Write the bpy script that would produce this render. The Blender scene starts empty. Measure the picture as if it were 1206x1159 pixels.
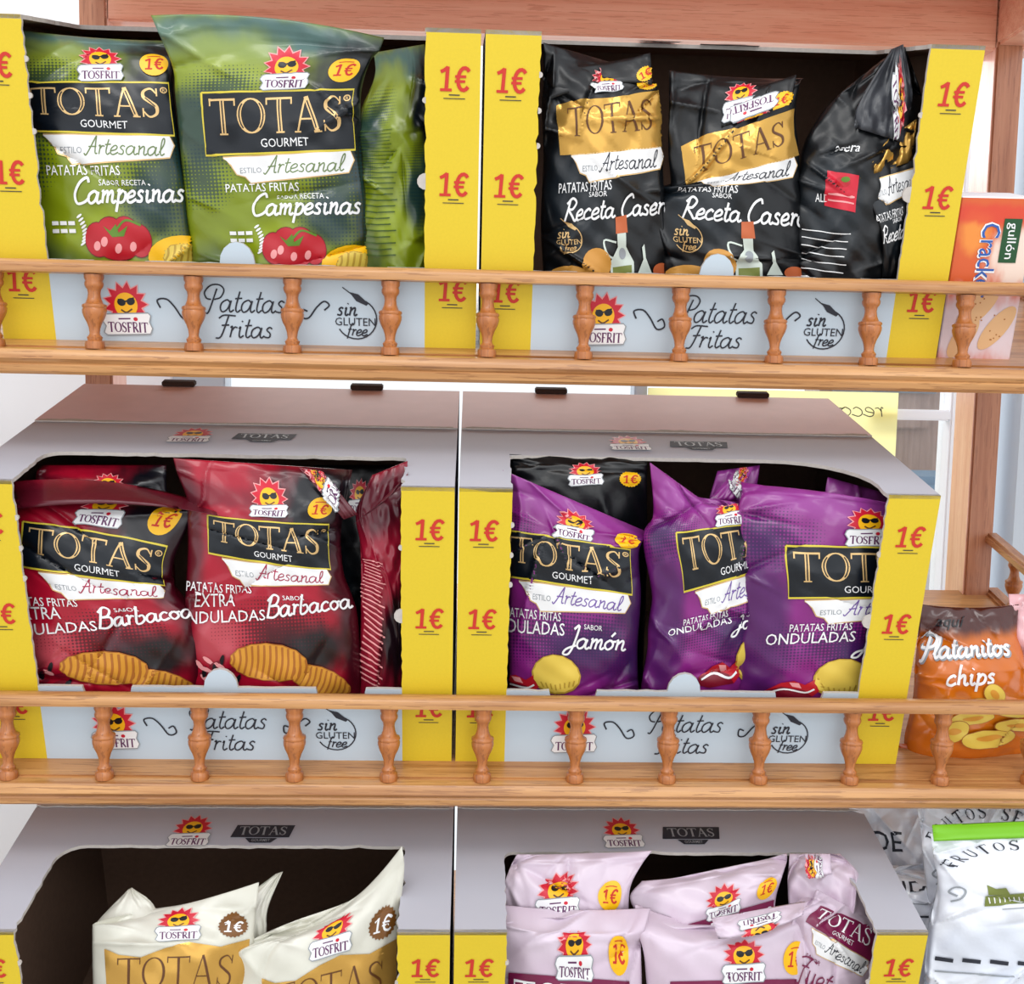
import bpy, bmesh, math, random
import numpy as np
from mathutils import Vector, Matrix, Euler
from mathutils.geometry import tessellate_polygon
SC = bpy.context.scene
COL = SC.collection
# ------------------------------------------------------------------ camera
FPX = 1300.0
YAW, PIT, ROL = 0.039884, 0.0965326, 0.0201643
CAM = np.array([-0.012837, -0.859183, 0.0])
_cz, _sz, _cx, _sx = math.cos(YAW), math.sin(YAW), math.cos(PIT), math.sin(PIT)
FWD = np.array([_sz*_cx, _cz*_cx, -_sx]); _r = np.array([_cz, -_sz, 0.0]); _u = np.cross(_r, FWD)
RGT = _r*math.cos(ROL) + _u*math.sin(ROL); UPV = -_r*math.sin(ROL) + _u*math.cos(ROL)
cd = bpy.data.cameras.new('camera'); cam = bpy.data.objects.new('camera', cd); COL.objects.link(cam)
cd.sensor_fit = 'HORIZONTAL'; cd.sensor_width = 36.0; cd.lens = FPX/1206*36.0; cd.clip_start = 0.02
cam.matrix_world = Matrix(((RGT[0], UPV[0], -FWD[0], CAM[0]), (RGT[1], UPV[1], -FWD[1], CAM[1]), (RGT[2], UPV[2], -FWD[2], CAM[2]), (0, 0, 0, 1)))
SC.camera = cam
# ------------------------------------------------------------------ world, lights, exposure
wd = bpy.data.worlds.new('world'); SC.world = wd; wd.use_nodes = True
wd.node_tree.nodes['Background'].inputs[0].default_value = (0.93, 0.96, 1.0, 1)
wd.node_tree.nodes['Background'].inputs[1].default_value = 1.15
def area(name, loc, target, sx, sy, power, colr):
    l = bpy.data.lights.new(name, 'AREA'); l.shape = 'RECTANGLE'; l.size = sx; l.size_y = sy; l.energy = power; l.color = colr
    o = bpy.data.objects.new(name, l); COL.objects.link(o); o.location = loc
    o.rotation_euler = (Vector(target)-Vector(loc)).to_track_quat('-Z', 'Y').to_euler()
    return o
area('shop_ceiling_light', (-0.3, -1.5, 1.5), (0.05, 0, -0.2), 1.6, 0.5, 13, (1.0, 0.98, 0.95))
area('shop_ceiling_light', (0.9, -2.4, 1.2), (0.05, 0, -0.3), 1.6, 0.5, 8, (0.95, 0.98, 1.0))
area('front_fill_light', (0.2, -3.0, 0.1), (0.05, 0, 0.1), 2.4, 1.2, 7, (1.0, 0.97, 0.95))  # added soft fill from behind the camera, brightens the beam and fronts
area('daylight_beyond_window', (0.1, 1.25, 0.5), (0.0, .25, -0.02), 1.8, 0.25, 9, (1.0, 0.97, 0.95))
vs = SC.view_settings
SC.display_settings.display_device = 'sRGB'
vs.view_transform = 'Standard'; vs.look = 'None'; vs.gamma = 1.0; vs.use_curve_mapping = False
vs.exposure = 0.08
# ------------------------------------------------------------------ helpers
TH = 0.245266
ct, st_ = math.cos(TH), math.sin(TH)
EX = np.array([1., 0, 0]); ED = np.array([0, ct, st_]); EN = np.array([0, -st_, ct])
BW, BH, BD, GAP = 0.36946, 0.2397, 0.287, 0.0033
OR = {1: np.array([-0.0072, 0.02894, 0.02398]), 2: np.array([-0.02137, 0.02871, -0.31043]), 3: np.array([-0.01954, 0.00971, -0.65082])}
LIPZ = {1: 0.0214, 2: -0.3175, 3: -0.6535}
RAILZ = {1: 0.0824, 2: -0.2525}
def rays(px, py):
    px = np.asarray(px, float); py = np.asarray(py, float)
    return FWD + RGT*((px-603)/FPX)[..., None] - UPV*((py-579.5)/FPX)[..., None]
def on(row, px, py, d):                      # point of the plane parallel to the boxes' fronts, d behind them
    D = rays(px, py); o = OR[row]
    t = (np.asarray(d)-(CAM-o)@ED)/(D@ED)
    return CAM + D*t[..., None]
def onY(px, py, Y):
    D = rays(px, py); t = (Y-CAM[1])/D[..., 1]
    return CAM + D*t[..., None]
def floor_py(row, px, d):
    lo, hi = 100.0, 2200.0
    for _ in range(40):
        m = (lo+hi)/2
        n = (on(row, px, m, d)-OR[row])@EN
        if n > 0.004: lo = m
        else: hi = m
    return lo
def lin(c):
    c = [x/255 for x in c]
    return tuple((x/12.92 if x <= .04045 else ((x+.055)/1.055)**2.4) for x in c)+(1,)
class NT:
    def __init__(s, name):
        s.m = bpy.data.materials.new(name); s.m.use_nodes = True; s.t = s.m.node_tree; s.p = s.t.nodes['Principled BSDF']
    def n(s, typ, **kw):
        x = s.t.nodes.new(typ)
        for k, v in kw.items():
            if k.startswith('i_'):
                x.inputs[k[2:].replace('_', ' ')].default_value = v
            else: setattr(x, k, v)
        return x
    def l(s, a, b): s.t.links.new(a, b)
    def math(s, op, a, b=None, c=None):
        x = s.t.nodes.new('ShaderNodeMath'); x.operation = op
        for i, v in enumerate((a, b, c)):
            if v is None: continue
            if isinstance(v, (int, float)): x.inputs[i].default_value = v
            else: s.l(v, x.inputs[i])
        return x.outputs[0]
    def mix(s, f, a, b):
        x = s.t.nodes.new('ShaderNodeMix'); x.data_type = 'RGBA'
        if isinstance(f, (int, float)): x.inputs[0].default_value = f
        else: s.l(f, x.inputs[0])
        for i, v in ((6, a), (7, b)):
            if isinstance(v, tuple): x.inputs[i].default_value = v
            else: s.l(v, x.inputs[i])
        return x.outputs[2]
M = {}
def flat(name, c, rough=.4, metal=0.0, spec=.5, coat=0.0, noise=.0, scale=60):
    k = NT(name)
    k.p.inputs['Roughness'].default_value = rough; k.p.inputs['Metallic'].default_value = metal
    k.p.inputs['Specular IOR Level'].default_value = spec; k.p.inputs['Coat Weight'].default_value = coat
    tc = k.n('ShaderNodeTexCoord'); nz = k.n('ShaderNodeTexNoise'); nz.inputs['Scale'].default_value = scale; nz.inputs['Detail'].default_value = 4
    k.l(tc.outputs['Object'], nz.inputs['Vector'])
    a = lin(c); b = tuple(x*(1-noise) for x in a[:3])+(1,)
    k.l(k.mix(nz.outputs[0], a, b), k.p.inputs['Base Color'])
    M[name] = k.m; return k
# prints
for nm, c, r in (('print_white', (240, 240, 240), .35), ('print_black', (18, 20, 26), .3), ('print_red', (205, 25, 50), .35), ('print_sun', (250, 185, 20), .35),
                 ('print_yellow', (250, 190, 10), .35), ('print_orange', (235, 130, 20), .35), ('print_purple', (95, 40, 90), .4), ('print_violet', (120, 90, 165), .4),
                 ('print_crimson', (165, 30, 70), .4), ('print_sage', (110, 130, 80), .4), ('print_navy', (9, 17, 26), .3), ('print_brown', (95, 55, 20), .4),
                 ('print_badge_brown', (120, 75, 25), .4), ('print_magenta', (120, 25, 70), .35), ('print_chip', (215, 150, 50), .45), ('print_chip_dark', (172, 104, 38), .45),
                 ('print_pale_chip', (225, 195, 80), .45), ('print_pale_chip_dark', (185, 150, 50), .45), ('print_tomato', (185, 25, 40), .3), ('print_pink', (240, 160, 160), .35),
                 ('print_green', (90, 130, 30), .4), ('print_leaf', (120, 190, 30), .4), ('print_grey', (150, 155, 160), .4), ('print_cork', (190, 95, 50), .5),
                 ('print_potato', (205, 145, 60), .5), ('print_price', (200, 45, 30), .6), ('print_ink', (35, 38, 50), .6), ('print_blue', (40, 90, 170), .4),
                 ('print_glass', (205, 215, 205), .3), ('print_olive', (120, 130, 60), .5), ('print_dark_red', (120, 12, 35), .35), ('print_faded', (170, 120, 130), .6),
                 ('print_gold_line', (215, 195, 60), .3), ('print_green_line', (60, 85, 20), .45), ('print_darkgreen', (20, 75, 35), .45), ('print_cracker', (225, 180, 130), .6)):
    flat(nm, c, r)
flat('print_gold', (228, 190, 130), .28, .35)
flat('gold_foil', (225, 175, 85), .22, .55, noise=.25, scale=30)
flat('white_card', (190, 190, 200), .6, noise=.06, scale=30)
flat('white_low', (196, 212, 224), .5, noise=.05, scale=30)
flat('yellow_card', (226, 196, 38), .6, noise=.10, scale=500)
flat('pink_bounce_card', (236, 204, 208), .55, noise=.14, scale=45)  # pink bounced light on the box tops is put into this colour
flat('kraft_card', (122, 94, 76), .85, noise=.3, scale=200)
flat('torn_card', (208, 200, 192), .9, noise=.3, scale=300)
flat('brown_corrugated', (70, 48, 38), .9, noise=.5, scale=400)
flat('wall_white', (246, 249, 252), .8, noise=.03, scale=5)
flat('frame_white', (245, 246, 250), .5)
flat('wall_grey', (196, 205, 214), .8, noise=.05, scale=5)
flat('poster_yellow', (250, 238, 150), .7, noise=.04)
flat('floor_tile', (190, 185, 178), .4, noise=.15, scale=6)
def film(name, base, blots=(), dots=(), rough=.3, coat=.25, bump=.12, dk=150, metal=0.0):
    """printed plastic film: base colour, soft blotches and halftone dots printed in the label's own UV space"""
    k = NT(name); tc = k.n('ShaderNodeUVMap'); tc.uv_map = 'UVMap'
    sep = k.n('ShaderNodeSeparateXYZ'); k.l(tc.outputs[0], sep.inputs[0]); U, V = sep.outputs[0], sep.outputs[1]
    nz = k.n('ShaderNodeTexNoise'); nz.inputs['Scale'].default_value = 5; nz.inputs['Detail'].default_value = 3; k.l(tc.outputs[0], nz.inputs['Vector'])
    nf = k.math('SUBTRACT', nz.outputs[0], .5)
    def dist(b):
        a = k.math('DIVIDE', k.math('SUBTRACT', U, b[0]), b[2]); c = k.math('DIVIDE', k.math('SUBTRACT', V, b[1]), b[3])
        d = k.math('SQRT', k.math('ADD', k.math('MULTIPLY', a, a), k.math('MULTIPLY', c, c)))
        return k.math('ADD', d, nf)
    colr = lin(base)
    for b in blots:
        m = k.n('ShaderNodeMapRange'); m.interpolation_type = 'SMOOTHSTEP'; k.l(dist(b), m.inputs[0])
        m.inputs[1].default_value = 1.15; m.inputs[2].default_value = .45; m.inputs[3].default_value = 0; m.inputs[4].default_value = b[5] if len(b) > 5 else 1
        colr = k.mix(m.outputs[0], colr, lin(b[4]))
    for b in dots:
        s1 = k.math('SINE', k.math('MULTIPLY', k.math('ADD', U, k.math('MULTIPLY', V, 1.9)), dk)); s2 = k.math('SINE', k.math('MULTIPLY', k.math('SUBTRACT', U, k.math('MULTIPLY', V, 1.9)), dk))
        g = k.math('ADD', k.math('MULTIPLY', k.math('MULTIPLY', s1, s2), .55), .55)
        m = k.math('GREATER_THAN', g, dist(b))
        colr = k.mix(k.math('MULTIPLY', m, .8), colr, lin(b[4]))
    if isinstance(colr, tuple): k.p.inputs['Base Color'].default_value = colr
    else: k.l(colr, k.p.inputs['Base Color'])
    k.p.inputs['Roughness'].default_value = rough; k.p.inputs['Coat Weight'].default_value = coat; k.p.inputs['Coat Roughness'].default_value = .15
    k.p.inputs['Metallic'].default_value = metal
    to = k.n('ShaderNodeTexCoord'); n2 = k.n('ShaderNodeTexNoise'); n2.inputs['Scale'].default_value = 55; n2.inputs['Detail'].default_value = 3; k.l(to.outputs['Object'], n2.inputs['Vector'])
    bp = k.n('ShaderNodeBump'); bp.inputs['Strength'].default_value = bump; bp.inputs['Distance'].default_value = .004; k.l(n2.outputs[0], bp.inputs['Height']); k.l(bp.outputs[0], k.p.inputs['Normal'])
    M[name] = k.m
TEAL = (18, 52, 56); OLV = (128, 148, 18)
film('film_green', (122, 138, 14), [(.5, .05, .75, .07, (74, 108, 112), .9), (.1, .3, .28, .13, TEAL, .9), (1.0, .2, .42, .24, (6, 14, 20), 1), (1.04, .4, .16, .5, (6, 12, 16), .95), (.5, .66, .4, .08, (150, 168, 22), .7), (.8, .58, .2, .1, TEAL, .9), (.15, .75, .3, .12, TEAL, .6), (.3, .12, .35, .1, (150, 165, 60), .7)],  # blue-grey top highlight and near-black right-edge shadow are painted in
     [(.9, .5, .33, .17, TEAL), (.25, .2, .25, .08, TEAL), (.1, .45, .2, .1, TEAL)])
film('film_red', (168, 12, 42), [(.95, .15, .55, .24, (14, 14, 22), 1), (.1, .12, .4, .05, (120, 10, 35), .8), (.75, .66, .3, .09, (20, 14, 20), 1), (.2, .62, .2, .08, (205, 95, 105), .6), (0.0, .3, .12, .4, (60, 8, 22), .8), (1.06, .5, .2, .5, (40, 6, 18), .9)],  # dark blots along the left and right edges are painted shade
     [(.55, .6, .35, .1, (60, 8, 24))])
film('film_red_side', (150, 20, 45), [(.8, .62, .4, .16, (30, 14, 22), 1), (.5, .1, 1, .12, (60, 12, 26), .8)], [(.8, .85, .6, .1, (40, 10, 20))])
film('film_purple', (134, 34, 124), [(.75, .6, .35, .12, (66, 20, 80), .9), (.0, .5, .18, .4, (66, 24, 88), .8), (.35, .75, .3, .08, (160, 44, 138), .7), (.5, .05, .7, .09, (158, 72, 156), .6), (1.06, .45, .2, .5, (44, 18, 66), .9)],  # dark blot down the right edge is painted shade
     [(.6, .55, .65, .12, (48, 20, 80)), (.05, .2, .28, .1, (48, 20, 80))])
film('film_black', (7, 10, 14), [(.3, .5, .3, .2, (18, 28, 36), .8), (.7, .1, .4, .15, (4, 5, 8), 1)], rough=.36, coat=.05, bump=.2)
film('film_charcoal', (48, 50, 56), rough=.45, bump=.25)
film('film_cream', (214, 212, 198), [(.5, .1, .5, .1, (228, 226, 214), .8)], rough=.35, bump=.1)
film('film_pink', (212, 192, 208), [(.5, .1, .5, .1, (222, 206, 220), .8)], rough=.35, bump=.1)
film('film_orange', (205, 105, 12), [(.5, .02, 1.6, .085, (70, 20, 10), 1), (.5, .45, .6, .12, (225, 130, 25), .9), (.3, .8, .8, .07, (170, 70, 10), .9)], rough=.25, coat=.5)
film('film_clear', (238, 241, 248), [(.5, .6, .6, .12, (214, 220, 232), .8), (.4, .3, .3, .1, (240, 242, 250), .8)], rough=.15, coat=.6, bump=.35)
film('film_rose', (228, 175, 180), [(.5, .4, .5, .2, (245, 225, 228), .9)], rough=.15, coat=.5, bump=.3)
film('card_cracker', (212, 92, 40), [(.25, .2, .25, .14, (238, 150, 60), .8), (.9, .35, .5, .22, (235, 215, 200), 1), (.5, .1, 1.2, .07, (215, 60, 40), .8), (.5, .78, 1.3, .27, (226, 208, 212), 1)], rough=.4, bump=.03, coat=.1)
def wood(name, c1, c2, c3, axis):
    k = NT(name); tc = k.n('ShaderNodeTexCoord'); mp = k.n('ShaderNodeMapping'); k.l(tc.outputs['Object'], mp.inputs[0])
    s = [42., 42., 42.]; s[axis] = 1.6; mp.inputs['Scale'].default_value = s
    n1 = k.n('ShaderNodeTexNoise'); n1.inputs['Scale'].default_value = 2.2; n1.inputs['Detail'].default_value = 7; n1.inputs['Roughness'].default_value = .62; n1.inputs['Distortion'].default_value = .35; k.l(mp.outputs[0], n1.inputs['Vector'])
    mp2 = k.n('ShaderNodeMapping'); k.l(tc.outputs['Object'], mp2.inputs[0]); s2 = [190., 190., 190.]; s2[axis] = 9.; mp2.inputs['Scale'].default_value = s2
    n2 = k.n('ShaderNodeTexNoise'); n2.inputs['Scale'].default_value = 3; n2.inputs['Detail'].default_value = 3; k.l(mp2.outputs[0], n2.inputs['Vector'])
    r = k.n('ShaderNodeValToRGB'); k.l(n1.outputs[0], r.inputs[0]); e = r.color_ramp.elements
    e[0].position = .34; e[0].color = lin(c2); e[1].position = .62; e[1].color = lin(c1)
    f = k.math('GREATER_THAN', n2.outputs[0], .6)
    colr = k.mix(k.math('MULTIPLY', f, .45), r.outputs[0], lin(c3)); k.l(colr, k.p.inputs['Base Color'])
    k.p.inputs['Roughness'].default_value = .33; k.p.inputs['Coat Weight'].default_value = .25; k.p.inputs['Coat Roughness'].default_value = .2
    bp = k.n('ShaderNodeBump'); bp.inputs['Strength'].default_value = .15; bp.inputs['Distance'].default_value = .001; k.l(n2.outputs[0], bp.inputs['Height']); k.l(bp.outputs[0], k.p.inputs['Normal'])
    M[name] = k.m
wood('oak_x', (208, 154, 98), (158, 102, 54), (122, 72, 36), 0)
wood('oak_z', (186, 114, 58), (148, 82, 38), (116, 62, 28), 2)
wood('oak_post', (196, 136, 100), (166, 104, 70), (138, 82, 54), 2)
wood('oak_y', (196, 138, 92), (158, 98, 56), (130, 78, 42), 1)
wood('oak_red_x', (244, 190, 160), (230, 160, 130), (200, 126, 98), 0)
wood('oak_post_pale', (250, 200, 180), (238, 176, 154), (220, 150, 128), 2)  # paler wood tone, used only for the posts' inner sides
def link(name, me, mats, parent=None, loc=None, rot=None):
    o = bpy.data.objects.new(name, me); COL.objects.link(o)
    for m in mats: me.materials.append(M[m])
    if parent is not None: o.parent = parent
    if loc is not None: o.location = loc
    if rot is not None: o.rotation_euler = rot
    return o
def thing(name, label, cat, loc=(0, 0, 0), rot=(0, 0, 0), group=None):
    o = bpy.data.objects.new(name, None); COL.objects.link(o); o.location = loc; o.rotation_euler = rot; o.empty_display_size = .02
    o['label'] = label; o['category'] = cat
    if group: o['group'] = group
    return o
def bevel(bm, w, seg=2):
    bmesh.ops.bevel(bm, geom=bm.edges[:], offset=w, segments=seg, affect='EDGES', clamp_overlap=True)
def box_me(name, lo, hi, bev=0.0):
    bm = bmesh.new(); bmesh.ops.create_cube(bm, size=1)
    for v in bm.verts:
        for i in range(3): v.co[i] = (lo[i]+hi[i])/2 + v.co[i]*(hi[i]-lo[i])
    if bev: bevel(bm, bev)
    me = bpy.data.meshes.new(name); bm.to_mesh(me); bm.free()
    return me
def extrude_profile(name, prof, x0, x1, axis=0):   # prof: (y,z) loop swept along X (or (x,z) along Y)
    vs_ = []; n = len(prof)
    for x in (x0, x1):
        for a, b in prof: vs_.append((x, a, b) if axis == 0 else (a, x, b))
    f = [(i, (i+1) % n, n+(i+1) % n, n+i) for i in range(n)] + [tuple(range(n))[::-1], tuple(range(n, 2*n))]
    me = bpy.data.meshes.new(name); me.from_pydata(vs_, [], f); 
    bm = bmesh.new(); bm.from_mesh(me); bmesh.ops.recalc_face_normals(bm, faces=bm.faces); bm.to_mesh(me); bm.free()
    return me
def smooth(me, ang=40):
    me.polygons.foreach_set('use_smooth', [True]*len(me.polygons))
    me.set_sharp_from_angle(angle=math.radians(ang)) if hasattr(me, 'set_sharp_from_angle') else None
# ------------------------------------------------------------------ 2D print art (y down, label units)
GL = {  # script letters: strokes, advance (x-height 1)
 'a': ([[(.85, .75), (.55, 1), (.15, .75), (.1, .3), (.35, 0), (.7, .25), (.88, .95)], [(.88, .95), (.85, .3), (1.0, 0), (1.25, .2)]], 1.15),
 'c': ([[(.75, .8), (.5, 1), (.15, .7), (.12, .25), (.4, 0), (.85, .2)]], .85),
 'e': ([[(.1, .4), (.6, .55), (.7, .85), (.45, 1), (.12, .65), (.15, .15), (.45, 0), (.9, .25)]], .85),
 'i': ([[(.15, .8), (.25, 1), (.25, .3), (.4, 0), (.65, .2)], [(.3, 1.45), (.34, 1.55)]], .6),
 'l': ([[(.1, .3), (.45, 1.3), (.4, 2.0), (.2, 1.7), (.2, .4), (.4, 0), (.65, .2)]], .6),
 'b': ([[(.3, 2.0), (.15, .2), (.5, 0), (.85, .4), (.7, .9), (.35, .8)]], .95),
 'm': ([[(.1, .9), (.2, 1), (.2, 0)], [(.2, .6), (.5, 1), (.62, .8), (.62, 0)], [(.62, .6), (.92, 1), (1.05, .8), (1.05, .2), (1.2, 0), (1.4, .2)]], 1.35),
 'n': ([[(.1, .9), (.2, 1), (.2, 0)], [(.2, .6), (.55, 1), (.7, .8), (.7, .2), (.85, 0), (1.05, .2)]], 1.0),
 'o': ([[(.45, 1), (.12, .7), (.12, .3), (.42, 0), (.75, .3), (.75, .7), (.45, 1), (.7, .85), (1, .9)]], .95),
 'ó': ([[(.45, 1), (.12, .7), (.12, .3), (.42, 0), (.75, .3), (.75, .7), (.45, 1), (.7, .85), (1, .9)], [(.45, 1.35), (.7, 1.75)]], .95),
 'p': ([[(.15, .9), (.25, 1), (.2, -.8)], [(.22, .6), (.55, 1), (.85, .7), (.75, .15), (.4, 0), (.22, .2)]], .95),
 'h': ([[(.25, 2.0), (.2, 0)], [(.2, .6), (.55, 1), (.7, .8), (.7, .2), (.85, 0), (1.05, .2)]], 1.0),
 'r': ([[(.1, .9), (.25, 1), (.22, 0)], [(.22, .55), (.45, .95), (.7, .9)]], .7),
 's': ([[(.65, .85), (.4, 1), (.2, .75), (.55, .4), (.5, .05), (.1, .1)]], .75),
 't': ([[(.3, 1.7), (.22, .4), (.4, 0), (.65, .2)], [(.02, 1.1), (.6, 1.15)]], .6),
 'u': ([[(.15, 1), (.12, .3), (.35, 0), (.7, .4), (.75, 1)], [(.75, 1), (.75, .3), (.9, 0), (1.1, .2)]], 1.0),
 'f': ([[(.7, 1.7), (.5, 2), (.3, 1.5), (.2, -.5)], [(.05, 1), (.55, 1.05)]], .6),
 'A': ([[(.0, .1), (.3, .0), (1.0, 2.1)], [(1.0, 2.1), (1.1, .2), (1.35, .1)], [(.35, .8), (1.15, .85)]], 1.3),
 'C': ([[(1.2, 1.7), (1.0, 2.1), (.4, 1.7), (.1, .8), (.4, 0), (1.0, .1), (1.4, .5)]], 1.25),
 'B': ([[(.4, 2), (.2, 0)], [(.1, 1.6), (.6, 2.1), (1.1, 1.8), (.9, 1.2), (.4, 1.1)], [(.4, 1.1), (1.1, 1), (1.2, .4), (.8, 0), (.1, .1)]], 1.3),
 'J': ([[(.5, 1.8), (.9, 2.1), (.8, .5), (.5, -.6), (.0, -.6), (.2, -.1), (1.0, .3)]], 1.0),
 'R': ([[(.4, 2), (.2, 0)], [(.1, 1.6), (.6, 2.1), (1.1, 1.7), (.8, 1.1), (.4, 1.05), (.9, .4), (1.2, 0), (1.4, .1)]], 1.3),
 'P': ([[(.75, 1.9), (.45, 0), (.15, -.1)], [(.45, 1.0), (.05, 1.1), (-.2, 1.6), (.2, 2.15), (.9, 2.2), (1.35, 1.8), (1.2, 1.2), (.7, 1.0)]], 1.25),
 'F': ([[(.0, 1.75), (.4, 2.05), (1.4, 2.0)], [(.8, 2.0), (.5, .1), (.05, -.1)], [(.35, 1.1), (1.0, 1.15)]], 1.05),
 ' ': ([], .6), "'": ([], .3)}
def crom(pts, n=5, closed=False):
    P = [np.array(p, float) for p in pts]
    if len(P) < 3 and not closed: return np.array(P)
    Q = [P[-1]]+P+[P[0], P[1]] if closed else [2*P[0]-P[1]]+P+[2*P[-1]-P[-2]]
    out = []
    for i in range(1, len(Q)-2):
        for k in range(n):
            t = k/n
            out.append(.5*((2*Q[i])+(-Q[i-1]+Q[i+1])*t+(2*Q[i-1]-5*Q[i]+4*Q[i+1]-Q[i+2])*t*t+(-Q[i-1]+3*Q[i]-3*Q[i+1]+Q[i+2])*t**3))
    if not closed: out.append(Q[-2])
    return np.array(out)
TXT = {}
def font_mesh(s, off):
    if (s, off) not in TXT:
        c = bpy.data.curves.new('t', 'FONT'); c.body = s; c.offset = off; c.resolution_u = 2
        o = bpy.data.objects.new('t', c); COL.objects.link(o); dg = bpy.context.evaluated_depsgraph_get()
        me = bpy.data.meshes.new_from_object(o.evaluated_get(dg))
        V = np.array([v.co[:2] for v in me.vertices]).reshape(-1, 2); F = [tuple(p.vertices) for p in me.polygons]
        bpy.data.objects.remove(o); bpy.data.curves.remove(c); bpy.data.meshes.remove(me)
        if len(V): V = V-np.array([V[:, 0].min(), 0])
        TXT[(s, off)] = (V, F)
    return TXT[(s, off)]
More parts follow.
